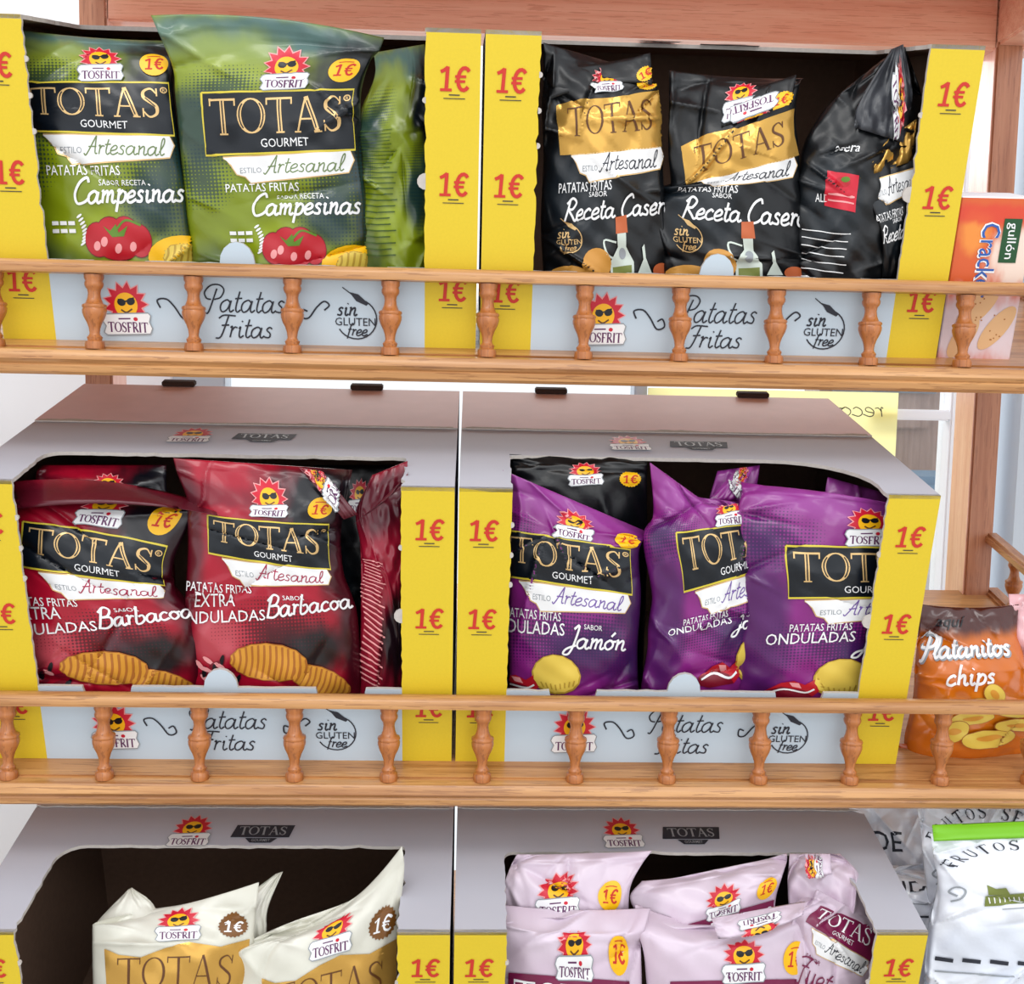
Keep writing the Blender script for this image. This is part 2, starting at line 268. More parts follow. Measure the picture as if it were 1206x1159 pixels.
class Art:
    def __init__(s): s.it = []
    def add(s, mat, lay, V, F): s.it.append((mat, int(lay)+.03*(len(s.it) % 30), np.asarray(V, float), F))
    def poly(s, mat, lay, pts):
        pts = [tuple(p) for p in pts]
        F = tessellate_polygon([[Vector((a, b, 0)) for a, b in pts]])
        s.add(mat, lay, pts, [tuple(f) for f in F])
    def line(s, mat, lay, pts, w, closed=False, sm=0):
        P = crom(pts, sm, closed) if sm else np.array(pts, float)
        n = len(P)
        if closed: T = np.roll(P, -1, 0)-np.roll(P, 1, 0)
        else: T = np.gradient(P, axis=0)
        N = np.stack([-T[:, 1], T[:, 0]], 1); N /= np.maximum(np.linalg.norm(N, axis=1), 1e-9)[:, None]
        ww = np.full(n, w/2) if not hasattr(w, '__len__') else np.interp(np.linspace(0, 1, n), np.linspace(0, 1, len(w)), w)/2
        V = np.concatenate([P+N*ww[:, None], P-N*ww[:, None]]); m = n if closed else n-1
        s.add(mat, lay, V, [(i, (i+1) % n, n+(i+1) % n, n+i) for i in range(m)])
    def ell(s, mat, lay, cx, cy, rx, ry, n=20, a=0.0, teeth=0.0):
        pts = []
        for i in range(n):
            t = 2*math.pi*i/n; r = 1-teeth*(i % 2); x, y = rx*r*math.cos(t), ry*r*math.sin(t)
            pts.append((cx+x*math.cos(a)-y*math.sin(a), cy+x*math.sin(a)+y*math.cos(a)))
        s.poly(mat, lay, pts)
    def sans(s, mat, lay, txt, x, y, h, width=None, shear=0.0, bold=.02, rot=0.0, anchor='l'):
        V, F = font_mesh(txt, round(bold*.2, 4)); V = V.copy(); k = h/.69
        wd_ = V[:, 0].max(); kx = (width/wd_) if width else k
        X = V[:, 0]*kx; Y = V[:, 1]*k; X = X+Y*shear
        if anchor == 'c': X = X-wd_*kx/2
        c, n = math.cos(rot), math.sin(rot)
        s.add(mat, lay, np.stack([x+X*c+Y*n, y+X*n-Y*c], 1), F)
    def price(s, mat, lay, x, y, h, w, b=.14, shear=.0):
        def tr(P): return [(x+(a*w)+c*h*shear, y-c*h) for a, c in P]
        t = b*h
        s.line(mat, lay, tr([(.24, 0), (.24, 1)]), t); s.line(mat, lay, tr([(.02, .78), (.12, .84), (.25, .97)]), t*.9); s.line(mat, lay, tr([(.04, .04), (.42, .04)]), t*.75)
        a = np.linspace(.75, 2*math.pi-.75, 14); s.line(mat, lay, tr([(.80+.20*math.cos(q), .5+.46*math.sin(q)) for q in a]), t)
        s.line(mat, lay, tr([(.50, .60), (.86, .60)]), t*.7); s.line(mat, lay, tr([(.50, .40), (.84, .40)]), t*.7)
    def script(s, mat, lay, txt, x, y, xh, w, width=None, shear=.25, rot=0.0):
        tot = sum(GL[ch][1] for ch in txt); kx = (width/tot) if width else xh*.8
        c, n = math.cos(rot), math.sin(rot); pen = 0
        for ch in txt:
            st, adv = GL[ch]
            for q in st:
                P = crom(q, 4); X = (P[:, 0]+pen)*kx+P[:, 1]*xh*shear; Y = P[:, 1]*xh
                s.line(mat, lay, np.stack([x+X*c+Y*n, y+X*n-Y*c], 1), w)
            pen += adv
    def serif(s, mat, lay, txt, x, y, h, width, bold=1.0, inline=None, rot=0.0, arc=0.0):
        adv = {'T': .92, 'O': 1.0, 'A': .98, 'S': .72, 'F': .75, 'R': .88, 'I': .42, 'U': .9, 'C': .85, 'E': .78, ' ': .5}
        tot = sum(adv[ch] for ch in txt); kx = width/tot; pen = 0; cc, sn = math.cos(rot), math.sin(rot)
        def tr(P, pen):
            X = (P[:, 0]+pen)*kx; Y = P[:, 1]*h
            if arc: Y = Y+arc*(1-((X/width)*2-1)**2)
            return np.stack([x+X*cc+Y*sn, y+X*sn-Y*cc], 1)
        for ch in txt:
            W = adv[ch]; tk = .15*bold; tn = .05*bold; L = []; I = []
            def st(pts, w, sm=0):
                P = crom(pts, 6) if sm else np.array(pts, float); L.append((P, w))
            def ser(xx, yy, l=.14): st([(xx-l, yy), (xx+l, yy)], tn)
            if ch == 'T':
                st([(.46, 0), (.46, .98)], tk); st([(.03, .96), (.89, .96)], tn*1.5); st([(.04, .99), (.04, .78)], tn); st([(.88, .99), (.88, .78)], tn); ser(.46, .02); I.append([(.46, .05), (.46, .93)])
            elif ch == 'O':
                a = np.linspace(0, 2*math.pi, 25); P = np.stack([.5+.41*np.cos(a), .5+.47*np.sin(a)], 1); L.append((P, tn+(tk-tn)*np.abs(np.cos(a))**1.5))
                for sg in (-1, 1): I.append([(.5+sg*.41*math.cos(t), .5+.47*math.sin(t)) for t in np.linspace(-.8, .8, 7)])
            elif ch == 'A':
                st([(.14, .02), (.46, 1)], tn*1.2); st([(.46, 1), (.82, .02)], tk); st([(.26, .36), (.68, .36)], tn); ser(.14, .02, .11); ser(.83, .02, .13); I.append([(.5, .88), (.78, .1)])
            elif ch == 'S':
                P = crom([(.6, .8), (.42, .97), (.18, .88), (.15, .68), (.36, .52), (.56, .36), (.54, .12), (.3, .02), (.1, .2)], 4); L.append((P, tn+(tk-tn)*np.sin(np.linspace(0, math.pi, len(P)))**2))
                st([(.61, .98), (.61, .72)], tn); st([(.09, .02), (.09, .3)], tn); I.append([(.2, .66), (.36, .52), (.52, .36)])
            elif ch == 'I': st([(.2, 0), (.2, 1)], tk); ser(.2, .02, .13); ser(.2, .98, .13); I.append([(.2, .05), (.2, .95)])
            elif ch in 'FE':
                st([(.2, 0), (.2, 1)], tk); ser(.2, .02, .14); st([(.06, .95), (.70, .95)], tn*1.9); st([(.2, .50), (.54, .50)], tn*1.6); st([(.68, 1), (.68, .74)], tn*1.3)
                if ch == 'E': st([(.2, .02), (.68, .02)], tn); st([(.68, 0), (.68, .24)], tn)
            elif ch == 'R':
                st([(.2, 0), (.2, 1)], tk); ser(.2, .02, .14); st([(.06, .98), (.4, .98), (.62, .88), (.6, .6), (.4, .5), (.2, .5)], tn*1.8, 1); st([(.4, .5), (.8, .02)], tk)
            elif ch == 'U':
                st([(.2, 1), (.2, .3), (.42, .03), (.66, .25), (.68, 1)], tn*2, 1); ser(.2, .98); ser(.68, .98, .1)
            elif ch == 'C':
                a = np.linspace(.7, 2*math.pi-.7, 18); P = np.stack([.48+.38*np.cos(a), .5+.47*np.sin(a)], 1); L.append((P, tn+(tk-tn)*np.maximum(0, -np.cos(a))**1.0))
            for P, w in L: s.line(mat, lay, tr(np.asarray(P, float), pen), (w*kx if not hasattr(w, '__len__') else w*kx))
            if inline:
                for P in I: s.line(inline, lay+1, tr(np.asarray(P, float), pen), .045*kx)
            pen += W
    def at(s, A, sx, sy, tx, ty, rot=0.0):
        c, n = math.cos(rot), math.sin(rot)
        for m, l, V, F in A.it:
            X, Y = V[:, 0]*sx, V[:, 1]*sy; s.add(m, l, np.stack([tx+X*c-Y*n, ty+X*n+Y*c], 1), F)
        return s
def subdivide(art, L):
    """merge the pieces of an Art by (layer, material) and cut long edges, so that it can follow a curved surface"""
    bm = bmesh.new(); mats = []; lay = bm.faces.layers.float.new('lay')
    for m, l, V, F in art.it:
        if m not in mats: mats.append(m)
        vv = [bm.verts.new((a, b, 0)) for a, b in V]
        for f in F:
            try: fc = bm.faces.new([vv[i] for i in f]); fc.material_index = mats.index(m); fc[lay] = l
            except ValueError: pass
    for _ in range(7):
        E = [e for e in bm.edges if e.calc_length() > L]
        if not E: break
        bmesh.ops.subdivide_edges(bm, edges=E, cuts=1, use_grid_fill=False)
        bmesh.ops.triangulate(bm, faces=[f for f in bm.faces if len(f.verts) > 3])
    bm.verts.index_update()
    V = np.array([v.co[:2] for v in bm.verts]).reshape(-1, 2); F = [[v.index for v in f.verts] for f in bm.faces]
    FM = [f.material_index for f in bm.faces]; VL = np.zeros(len(V))
    for f in bm.faces:
        for v in f.verts: VL[v.index] = f[lay]
    # orientation: make every face run the same way
    FF = []
    for f in F:
        a, b, c = V[f[0]], V[f[1]], V[f[2]]
        FF.append(f if (b[0]-a[0])*(c[1]-a[1])-(b[1]-a[1])*(c[0]-a[0]) > 0 else f[::-1])
    bm.free()
    return V, VL, FF, FM, mats
# ---- emblem: smiling sun in sunglasses over a ribbon (centre of ribbon = 0,0; sun centre 0,-22)
def emblem(lw=1.0, dark=False):
    A = Art(); pts = []; po = []
    for i in range(26):
        t = math.pi*(i/13); r = 24 if i % 2 == 0 else 17
        pts.append((r*math.cos(t)*1.05, -22+r*math.sin(t))); r += 2; po.append((r*math.cos(t)*1.05, -22+r*math.sin(t)))
    A.poly('print_pink', 1, po); A.poly('print_red', 2, pts)
    A.ell('print_sun', 3, 0, -21, 13.5, 13.5, 22); A.ell('print_black', 4, -5, -24, 5, 4, 12, .2); A.ell('print_black', 4, 6, -25, 5, 4, 12, -.3)
    A.line('print_black', 4, [(-9, -27), (0, -25), (10, -29)], 1.8); A.line('print_brown', 4, [(-6, -16), (0, -13), (7, -17)], 1.8, sm=3)
    rb = [(-27, -9), (-24, -11), (25, -13), (28, -10), (26, -3), (29, 4), (26, 10), (-24, 12), (-28, 9), (-25, 2), (-29, -4)]
    A.poly('print_white', 5, rb); A.line('print_grey', 6, rb, 1.3, closed=True)
    A.serif('print_purple', 6, 'TOSFRIT', -23, 8.5, 11, 47, 1.5); A.line('print_purple', 6, [(-10, -6), (4, -6.5)], 1.6); A.ell('print_red', 6, 10, -6, 2.6, 2.2, 10)
    return A
def badge(fill='print_yellow', ink='print_price', r=18, teeth=0.0, small=True):
    A = Art(); A.ell(fill, 1, 0, 0, r, r, 44 if teeth else 26, teeth=teeth); A.price(ink, 2, -12, 9, 17, 24, .16, .08)
    if small: A.line(ink, 2, [(-8, -11), (-2, -12), (3, -12), (9, -11)], 1.2)
    return A
def banner(ink):
    A = Art(); p = [(50, 164), (206, 161), (210, 172), (203, 186), (150, 190), (82, 195), (76, 187), (66, 184), (60, 173)]
    A.line('print_gold', 1, p, 3, closed=True); A.poly('print_white', 2, p)
    A.sans('print_grey', 3, 'ESTILO', 70, 183, 6.5, 26, bold=0); A.script(ink, 3, 'Artesanal', 98, 184, 10, 1.5, 98, .3); return A
def panel(text='print_gold', fill='print_navy', border='print_gold_line', inline='print_navy'):
    A = Art(); p = [(30, 90), (212, 90), (212, 160), (30, 160)]
    A.poly(fill, 1, p)
    if border: A.line(border, 2, p+[p[0]], 2.6)
    A.serif(text, 3, 'TOTAS', 38, 138, 40, 162, 1.0, inline); A.ell(text, 3, 205, 101, 4.5, 4.5, 14); A.ell(fill, 4, 205, 101, 3, 3, 12); A.sans(text, 5, 'R', 203.4, 103.4, 4.4)
    A.sans('print_white' if fill != 'gold_foil' else text, 3, 'GOURMET', 98, 153, 9.5, 58, bold=0); return A
def sin_gluten(ink, fillw=False):
    A = Art(); a = np.linspace(-1.1, 2.6, 18); A.line(ink, 1, np.stack([18*np.cos(a), 18*np.sin(a)], 1), 1.2)
    A.poly(ink, 1, [(-6, -24), (2, -22), (11, -14), (9, -12), (0, -16)]); A.line(ink, 1, [(-12, -28), (-4, -22)], .9)
    A.script(ink, 1, 'sin', -18, -3, 7, 1.6, 18, .25); A.sans(ink, 1, 'GLUTEN', -19, 6, 7, 36); A.script(ink, 1, 'free', -9, 15, 5.5, 1.2, 18, .25); return A
def ridged(A, cx, cy, rx, ry, a, c1='print_chip', c2='print_chip_dark', n=9):
    A.ell(c2, 1, cx, cy, rx+1, ry+1, 30, a, .03); A.ell(c1, 2, cx, cy, rx, ry, 30, a, .05)
    for i in range(n):
        t = (i+.5)/n*2-1; L = ry*math.sqrt(1-t*t)*.92; ux, uy = math.cos(a), math.sin(a)
        A.line(c2, 3, [(cx+t*rx*ux+L*uy, cy+t*rx*uy-L*ux), (cx+(t*rx+2)*ux, cy+(t*rx+2)*uy), (cx+t*rx*ux-L*uy, cy+t*rx*uy+L*ux)], rx/n*.7, sm=3)
def art_green():
    D = {'logo': Art().at(emblem(), 1, 1, 128, 77), 'price_badge': Art().at(badge(), 1, 1, 195, 62), 'brand_panel': panel(), 'banner': banner('print_sage')}
    A = Art(); A.sans('print_white', 1, 'PATATAS FRITAS', 50, 206, 10, 90); A.sans('print_white', 1, 'SABOR RECETA', 112, 217, 6, 58, bold=0); A.script('print_white', 1, 'Campesinas', 78, 236, 13, 3, 135, .25); D['flavour_text'] = A
    A = Art()
    for cx, cy, rx, ry in ((104, 278, 15, 20), (120, 272, 17, 20), (138, 272, 17, 20), (155, 280, 14, 19), (128, 286, 26, 16)): A.ell('print_dark_red', 1, cx, cy, rx+1, ry+1, 20); A.ell('print_tomato', 2, cx, cy, rx, ry, 20)
    for cx, cy in ((112, 280), (128, 288), (146, 286), (103, 285)): A.ell('print_pink', 3, cx, cy, 4, 6, 12, .3)
    A.poly('print_green', 4, [(112, 262), (120, 268), (128, 260), (130, 270), (142, 262), (136, 274), (122, 275)]); A.line('print_green', 4, [(128, 266), (140, 256), (158, 262)], 2.5, sm=4)
    A.ell('print_yellow', 1, 205, 300, 42, 26, 24); ridged(A, 215, 305, 34, 20, .3, 'print_pale_chip', 'print_pale_chip_dark'); D['food_picture'] = A
    A = Art(); [A.line('print_white', 1, [(50+q, y), (58+q, y)], 4.5) for y in (258, 267) for q in (0, 10, 20)]
    for i in range(9): A.ell('print_white', 1, 84+5*math.sin(i*.35), 250+i*4, 4, 1.4, 8, -.6)
    D['seal'] = A; return D
def art_red():
    D = {'logo': Art().at(emblem(), 1, 1, 120, 70), 'price_badge': Art().at(badge(), 1, 1, 195, 62), 'brand_panel': panel(), 'banner': banner('print_crimson')}
    A = Art(); A.sans('print_white', 1, 'PATATAS FRITAS', 0, 204, 9.5, 92); A.sans('print_white', 1, 'EXTRA', 12, 219, 14, 56); A.sans('print_white', 1, 'ONDULADAS', -14, 238, 14, 122)
    A.script('print_white', 1, 'Barbacoa', 108, 236, 14, 3, 118, .25, -.08); A.sans('print_white', 2, 'SABOR', 134, 212, 6, 30); D['flavour_text'] = A
    A = Art(); ridged(A, 178, 318, 42, 18, .35, n=12); ridged(A, 110, 292, 52, 24, .12, n=13)
    for i in range(14): A.ell(('print_dark_red', 'print_pink', 'print_black')[i % 3], 1, 10+random.Random(i).random()*60, 285+random.Random(i+50).random()*30, 9, 3, 9, i)
    D['food_picture'] = A; return D
def art_purple(dx=0):
    D = {'logo': Art().at(emblem(), 1, 1, 128, 77), 'price_badge': Art().at(badge(), 1, 1, 205, 70), 'brand_panel': panel(), 'banner': banner('print_violet')}
    A = Art(); A.sans('print_white', 1, 'PATATAS FRITAS', 34, 205, 10, 78); A.sans('print_white', 1, 'ONDULADAS', 6, 222, 15, 112)
    A.script('print_white', 1, 'Jamón', 118, 238, 14, 3, 88, .25); A.sans('print_white', 2, 'SABOR', 146, 212, 6.5, 26); D['flavour_text'] = A
    A = Art(); A.ell('print_pale_chip_dark', 1, 105, 282, 36, 34, 30, 0, .02); A.ell('print_pale_chip', 2, 105, 281, 34, 32, 30, 0, .04)
    for i in range(8): A.line('print_pale_chip_dark', 3, [(86+i*6, 308-abs(i-3)*2), (82+i*7, 298-abs(i-3)*2)], 2)
    A.poly('print_tomato', 1, [(8, 300), (30, 285), (46, 282), (60, 290), (74, 280), (80, 300), (70, 312), (30, 316), (12, 312)]); A.poly('print_dark_red', 2, [(8, 300), (30, 292), (60, 300), (70, 312), (30, 316), (12, 312)])
    A.line('print_white', 3, [(14, 303), (34, 297), (60, 304), (72, 298)], 3, sm=4); A.poly('print_pink', 3, [(40, 284), (52, 286), (56, 296), (44, 292)]); D['food_picture'] = A; return D
def art_purple_b():
    D = dict(art_purple()); A = Art()
    for m, l, V, F in D['food_picture'].it: A.add(m, l, V*[1, 1]+[58, 0], F)
    D['food_picture'] = A; return D
def art_black(gold=True):
    D = {'logo': Art().at(emblem(), 1, 1, 120, 70), 'price_badge': Art().at(badge(teeth=.1, small=False), 1, 1, 192, 68), 'banner': banner('print_ink')}
    A = Art(); A.poly('gold_foil', 1, [(26, 96), (70, 90), (130, 94), (212, 88), (210, 130), (214, 160), (120, 164), (30, 162)]); A.serif('print_brown', 3, 'TOTAS', 46, 140, 38, 150, .8); D['brand_panel'] = A
    A = Art(); A.sans('print_white', 1, 'PATATAS FRITAS', 30, 206, 11, 90); A.script('print_white', 1, 'Receta Casera', 38, 240, 13, 3, 185, .25); A.sans('print_white', 2, 'SABOR', 82, 213, 6, 30); D['flavour_text'] = A
    D['gluten_free_seal'] = Art().at(sin_gluten('print_gold'), 1.15, 1.15, 48, 268)
    A = Art(); A.poly('print_glass', 1, [(128, 262), (142, 262), (142, 282), (154, 305), (154, 330), (114, 330), (114, 305), (128, 282)]); A.line('print_glass', 1, [(126, 275), (106, 272), (110, 292), (122, 300)], 3, sm=4)
    A.poly('print_cork', 2, [(126, 240), (144, 238), (145, 262), (126, 263)]); A.poly('print_olive', 2, [(118, 312), (150, 310), (150, 328), (118, 328)]); A.ell('print_grey', 3, 135, 292, 6, 9)
    A.ell('print_potato', 1, 92, 306, 24, 24, 20); A.ell('print_potato', 1, 44, 322, 34, 14, 18); A.poly('print_glass', 1, [(168, 285), (172, 280), (174, 300), (184, 322), (160, 322), (170, 302)]); A.ell('print_cork', 1, 200, 318, 14, 10)
    D['food_picture'] = A; return D
def art_cream():
    D = {'logo': Art().at(emblem(), 1, 1, 126, 72), 'price_badge': Art().at(badge('print_badge_brown', 'print_white', 19, .12, False), 1, 1, 195, 62)}
    A = Art(); A.poly('gold_foil', 1, [(34, 90), (52, 100), (80, 104), (112, 92), (140, 86), (180, 94), (216, 84), (218, 200), (40, 200)]); A.serif('print_brown', 3, 'TOTAS', 50, 142, 38, 150, .6); D['brand_panel'] = A; return D
def art_pink():
    D = {'logo': Art().at(emblem(), 1, 1, 128, 82), 'price_badge': Art().at(badge(r=19), .8, 1, 195, 66), 'brand_panel': panel('print_white', 'print_magenta', None, None)}
    return D
def art_fuet():
    D = {'brand_panel': panel('print_white', 'print_magenta', None, None), 'banner': banner('print_ink')}
    A = Art(); A.sans('print_magenta', 1, 'SABOR', 60, 212, 8, 40); A.script('print_magenta', 1, 'Fuet', 50, 250, 20, 3, 90, .2); D['flavour_text'] = A; return D
def art_side(ink, red=False, wavy=False):
    A = Art(); rr = random.Random(5)
    for i in range(26 if not red else 12):
        y = (120+i*7.5) if not red else 245+i*13
        x1 = 120-rr.random()*25
        A.line(ink, 1, [(12+wavy*10*math.sin(i*.5), y), (60, y+(6 if red else 2)+wavy*6), (x1, y+(9 if red else 1)+wavy*16)], 1.6 if not wavy else 2.2)
    D = {'small_print': A}
    if red:
        B = Art(); B.poly('print_red', 1, [(50, 160), (108, 165), (108, 220), (50, 210)]); B.ell('print_tomato', 2, 80, 176, 14, 8); B.ell('print_green', 3, 84, 172, 8, 4); B.line('print_pink', 2, [(56, 192), (104, 198)], 2.4); B.line('print_pink', 2, [(56, 201), (104, 207)], 2.4); D['red_label'] = B
        B = Art(); B.sans('print_white', 1, 'asera', 56, 128, 13, 46, .2); B.sans('print_white', 1, 'ALE', 34, 205, 12, 20); D['flavour_text'] = B
    return D
ARTS = {'green': art_green, 'red': art_red, 'purple': art_purple, 'black': art_black, 'purple_turned': art_purple_b, 'cream': art_cream, 'pink': art_pink, 'fuet': art_fuet,
        'green_side': lambda: art_side('print_green_line'), 'red_side': lambda: art_side('print_pink', wavy=True), 'black_side': lambda: art_side('print_white', red=True),
        'purple_seam': lambda: {'small_print': Art()}}
SUBD = {}
def art_parts(kind):
    if kind not in SUBD: SUBD[kind] = {k: subdivide(a, 6.0) for k, a in ARTS[kind]().items()}
    return SUBD[kind]
# ------------------------------------------------------------------ boxes
def to_world(row, side, x, d, n):
    o = OR[row].copy(); o[0] += (GAP/2 if side else -GAP/2-BW)
    return o + EX*x + ED*d + EN*n
def slab(name, poly, plane, off, thick, mats, parent, matidx=(0, 1)):
    """polygon in the box's own frame: plane 'f' (x,n) facing -d, 't' (x,d) facing +n, 's' (d,n) facing x; thickness goes inward"""
    n = len(poly)
    def P(a, b, k):
        if plane == 'f': return (a, off+k, b)
        if plane == 't': return (a, b, off-k)
        if plane == 'b': return (a, b, off+k)
        return (off+k, a, b)
    V = [P(a, b, 0) for a, b in poly]+[P(a, b, thick) for a, b in poly]
    T = tessellate_polygon([[Vector((a, b, 0)) for a, b in poly]])
    F = [tuple(t) for t in T]+[tuple(i+n for i in t[::-1]) for t in T]+[(i, (i+1) % n, n+(i+1) % n, n+i) for i in range(n)]
    me = bpy.data.meshes.new(name); me.from_pydata(V, [], F)
    o = link(name, me, mats, parent)
    for i, p in enumerate(me.polygons): p.material_index = 0 if i < len(T) else min(1, len(mats)-1) if i < 2*len(T) else min(2, len(mats)-1)
    bm = bmesh.new(); bm.from_mesh(me); bmesh.ops.recalc_face_normals(bm, faces=bm.faces); bm.to_mesh(me); bm.free()
    return o
def decal(name, art, parent, plane='f', off=-.0004):
    V, VL, F, FM, mats = subdivide(art, 1e9)
    P = [((x, off-l*.00012, y) if plane == 'f' else (x, y, off+l*.00012)) for (x, y), l in zip(V, VL)]
    me = bpy.data.meshes.new(name); me.from_pydata(P, [], F)
    o = link(name, me, mats, parent)
    me.polygons.foreach_set('material_index', FM)
    return o
def rag(p, q, amp, step, rnd):           # torn perforation between two points
    L = math.hypot(q[0]-p[0], q[1]-p[1]); n = max(1, int(L/step)); out = []
    nx, ny = -(q[1]-p[1])/L, (q[0]-p[0])/L
    for i in range(1, n):
        t = i/n; k = (rnd.random()-.5)*2*amp + (amp*2.2 if rnd.random() < .08 else 0)
        out.append((p[0]+(q[0]-p[0])*t+nx*k, p[1]+(q[1]-p[1])*t+ny*k))
    return out
def A_local(A):                         # art drawn y-down in metres*1000 -> local (x, n)
    return A
def display_box(row, side, label, topd, rl, rr_, seed):
    rnd = random.Random(seed)
    e = thing('cardboard_display_box', label, 'cardboard box', tuple(to_world(row, side, 0, 0, 0)), (TH, 0, 0), 'cardboard display boxes of chip bags')
    t = .003; c = .0405; lw = .067
    yl = ['yellow_card', 'kraft_card', 'torn_card']; wl = ['white_low', 'kraft_card', 'torn_card']; tp = ['white_card', 'kraft_card', 'torn_card']; pk = ['pink_bounce_card', 'kraft_card', 'torn_card']
    slab('corner_panel', [(0, 0), (c, 0), (c, lw)]+rag((c, lw), (c, BH), .0006, .005, rnd)+[(c, BH), (0, BH)], 'f', 0, t, yl, e)
    slab('corner_panel', [(BW-c, 0), (BW, 0), (BW, BH), (BW-c, BH)]+rag((BW-c, BH), (BW-c, lw), .0006, .005, rnd)+[(BW-c, lw)], 'f', 0, t, yl, e)
    nz = [(c, 0), (BW-c, 0), (BW-c, lw-.001)]
    edge = [(BW-c, lw), (.300, lw), (.298, lw-.009), (.262, lw-.009), (.260, lw)]
    a = np.linspace(0, math.pi, 9); cx = BW/2; edge += [(cx+.0135*math.cos(x), lw+.0165*math.sin(x)) for x in a]
    edge += [(.114, lw), (.112, lw-.009), (.077, lw-.009), (.075, lw), (c, lw)]
    for i in range(len(edge)-1):
        nz.append(edge[i])
        if abs(edge[i][0]-edge[i+1][0]) > .02: nz += rag(edge[i], edge[i+1], .0004, .008, rnd)
    slab('front_wall', nz+[edge[-1]], 'f', 0, t, wl, e)
    # top: frame round an opening that wraps over the front edge
    x0, x1 = c, BW-c; F_ = .1558
    arc = [(x0, 0)]
    cl = [(x0+rl*(1-math.cos(u)), topd-rl+rl*math.sin(u)) for u in np.linspace(0, math.pi/2, 6)]
    cr = [(x1-rr_*(1-math.sin(u)), topd-rr_*.8+rr_*.8*math.cos(u)) for u in np.linspace(0, math.pi/2, 8)]
    hole = [(x0, 0)]+rag((x0, 0), cl[0], .0006, .005, rnd)+cl+rag(cl[-1], cr[0], .0008, .007, rnd)+cr+rag(cr[-1], (x1, 0), .0012, .006, rnd)+[(x1, 0)]
    slab('top_panel', [(0, 0)]+hole+[(BW, 0), (BW, F_), (0, F_)], 't', BH, t, tp, e)
    slab('top_flap', [(0, F_+.001), (BW, F_-.0005+.001), (BW, BD), (0, BD)], 't', BH+.0012, t, pk, e)
    slab('side_panel', [(t, 0), (BD, 0), (BD, BH-.0008), (t, BH-.0008)], 's', 0, t, ['white_card', 'kraft_card'], e)
    slab('side_panel', [(t, 0), (BD, 0), (BD, BH-.0008), (t, BH-.0008)], 's', BW-t, t, ['kraft_card', 'white_card'], e)
    slab('back_panel', [(t, 0), (BW-t, 0), (BW-t, BH-.0008), (t, BH-.0008)], 'f', BD-t, t, ['kraft_card', 'white_card'], e)
    slab('base_panel', [(t, t), (BW-t, t), (BW-t, BD-t), (t, BD-t)], 'b', 0, t, ['kraft_card'], e)
    lo_, hi_ = [], []
    for i in range(61):
        x = .004+(BW-.008)*i/60; wv = max(0, math.sin(i*.21+seed)*.5+rnd.random()*.5); lo_.append((x, F_-.0005-.0012*rnd.random())); hi_.append((x, F_+.0015+.005*wv*wv))
    slab('torn_fold_edge', lo_+hi_[::-1], 't', BH+.0016, .0012, ['torn_card'], e)
    # perforation nubs left on the corner panels
    for (xx, nn, s) in ((c, .21, 1), (c, .185, 1), (c, .16, 1), (BW-c, .19, -1), (BW-c, .132, -1)):
        r = .0022 if nn != .132 else .006
        slab('perforation_nub', [(xx-s*.0005, nn-r)]+[(xx+s*r*math.cos(u), nn+r*math.sin(u)) for u in np.linspace(-1.3, 1.3, 6)]+[(xx-s*.0005, nn+r)], 'f', -.0002, .002, ['torn_card'], e)
    # prints
    for cx in (.0193, .3505):
        for n in (.205, .130, .050):
            A = Art(); A.price('print_price', 1, -.0115, -.0085, .0168, .0225, .16, .07)
            A2 = Art(); A2.at(A, 1, -1, cx, n-.0165)
            A2.line('print_ink', 1, [(cx-.004, n-.0108), (cx+.004, n-.0108)], .0008); A2.line('print_ink', 1, [(cx-.008, n-.0133), (cx+.008, n-.0133)], .0006)
            o = decal('price_print', A2, e)
    A = Art(); A.at(emblem(), .00066, -.00072, .0972, .0180); decal('logo_print', A, e)
    k = 1.0
    B = Art(); B.script('print_ink', 1, 'Patatas', 0, 0, 9.5, 1.2, 62, .25); B.script('print_ink', 1, 'Fritas', 8, 20, 8.5, 1.2, 44, .25)
    for P in ([(-33, -2), (-35, -8), (-28, -9), (-22, -3), (-16, 6), (-10, 4), (-12, -2), (-16, 0)], [(94, -3), (98, -7), (94, -10), (88, -5), (82, 3), (77, 3), (77, -3), (81, -2)]): B.line('print_ink', 1, P, 1.3, sm=4)
    A = Art(); A.at(B, .001, -.001, .1565, .0295); decal('title_print', A, e)
    A = Art(); A.at(sin_gluten('print_ink'), .00088, -.00088, .2755, .0262); decal('gluten_free_print', A, e)
    A = Art(); A.at(emblem(), .00062, -.00075, .1445, .109)
    B = Art(); B.poly('print_ink', 1, [(-24, -8), (27, -8), (24, 8), (-27, 8)]); B.serif('print_grey', 2, 'TOTAS', -21, 5, 11, 42, 1.2); B.poly('print_ink', 1, [(-14, 9), (14, 9), (9, 15), (-9, 15)]); B.sans('print_grey', 2, 'GOURMET', -8, 13.5, 3.4, 16)
    A.at(B, .00098, -.00105, .2055, .122); decal('top_print', A, e, 't', BH+.0004)
    if row == 2:
        for i, cx in enumerate((.088, .2915) if side else (.093, .2775)):
            me = box_me('cardboard_tab', (cx-.016, BD-.006, BH+.0014), (cx+.016, BD+.004, BH+.0065), .001)
            link('cardboard_tab', me, ['brown_corrugated'], e)['label'] = 'dark brown torn corrugated tab on the rear top edge'
    return e
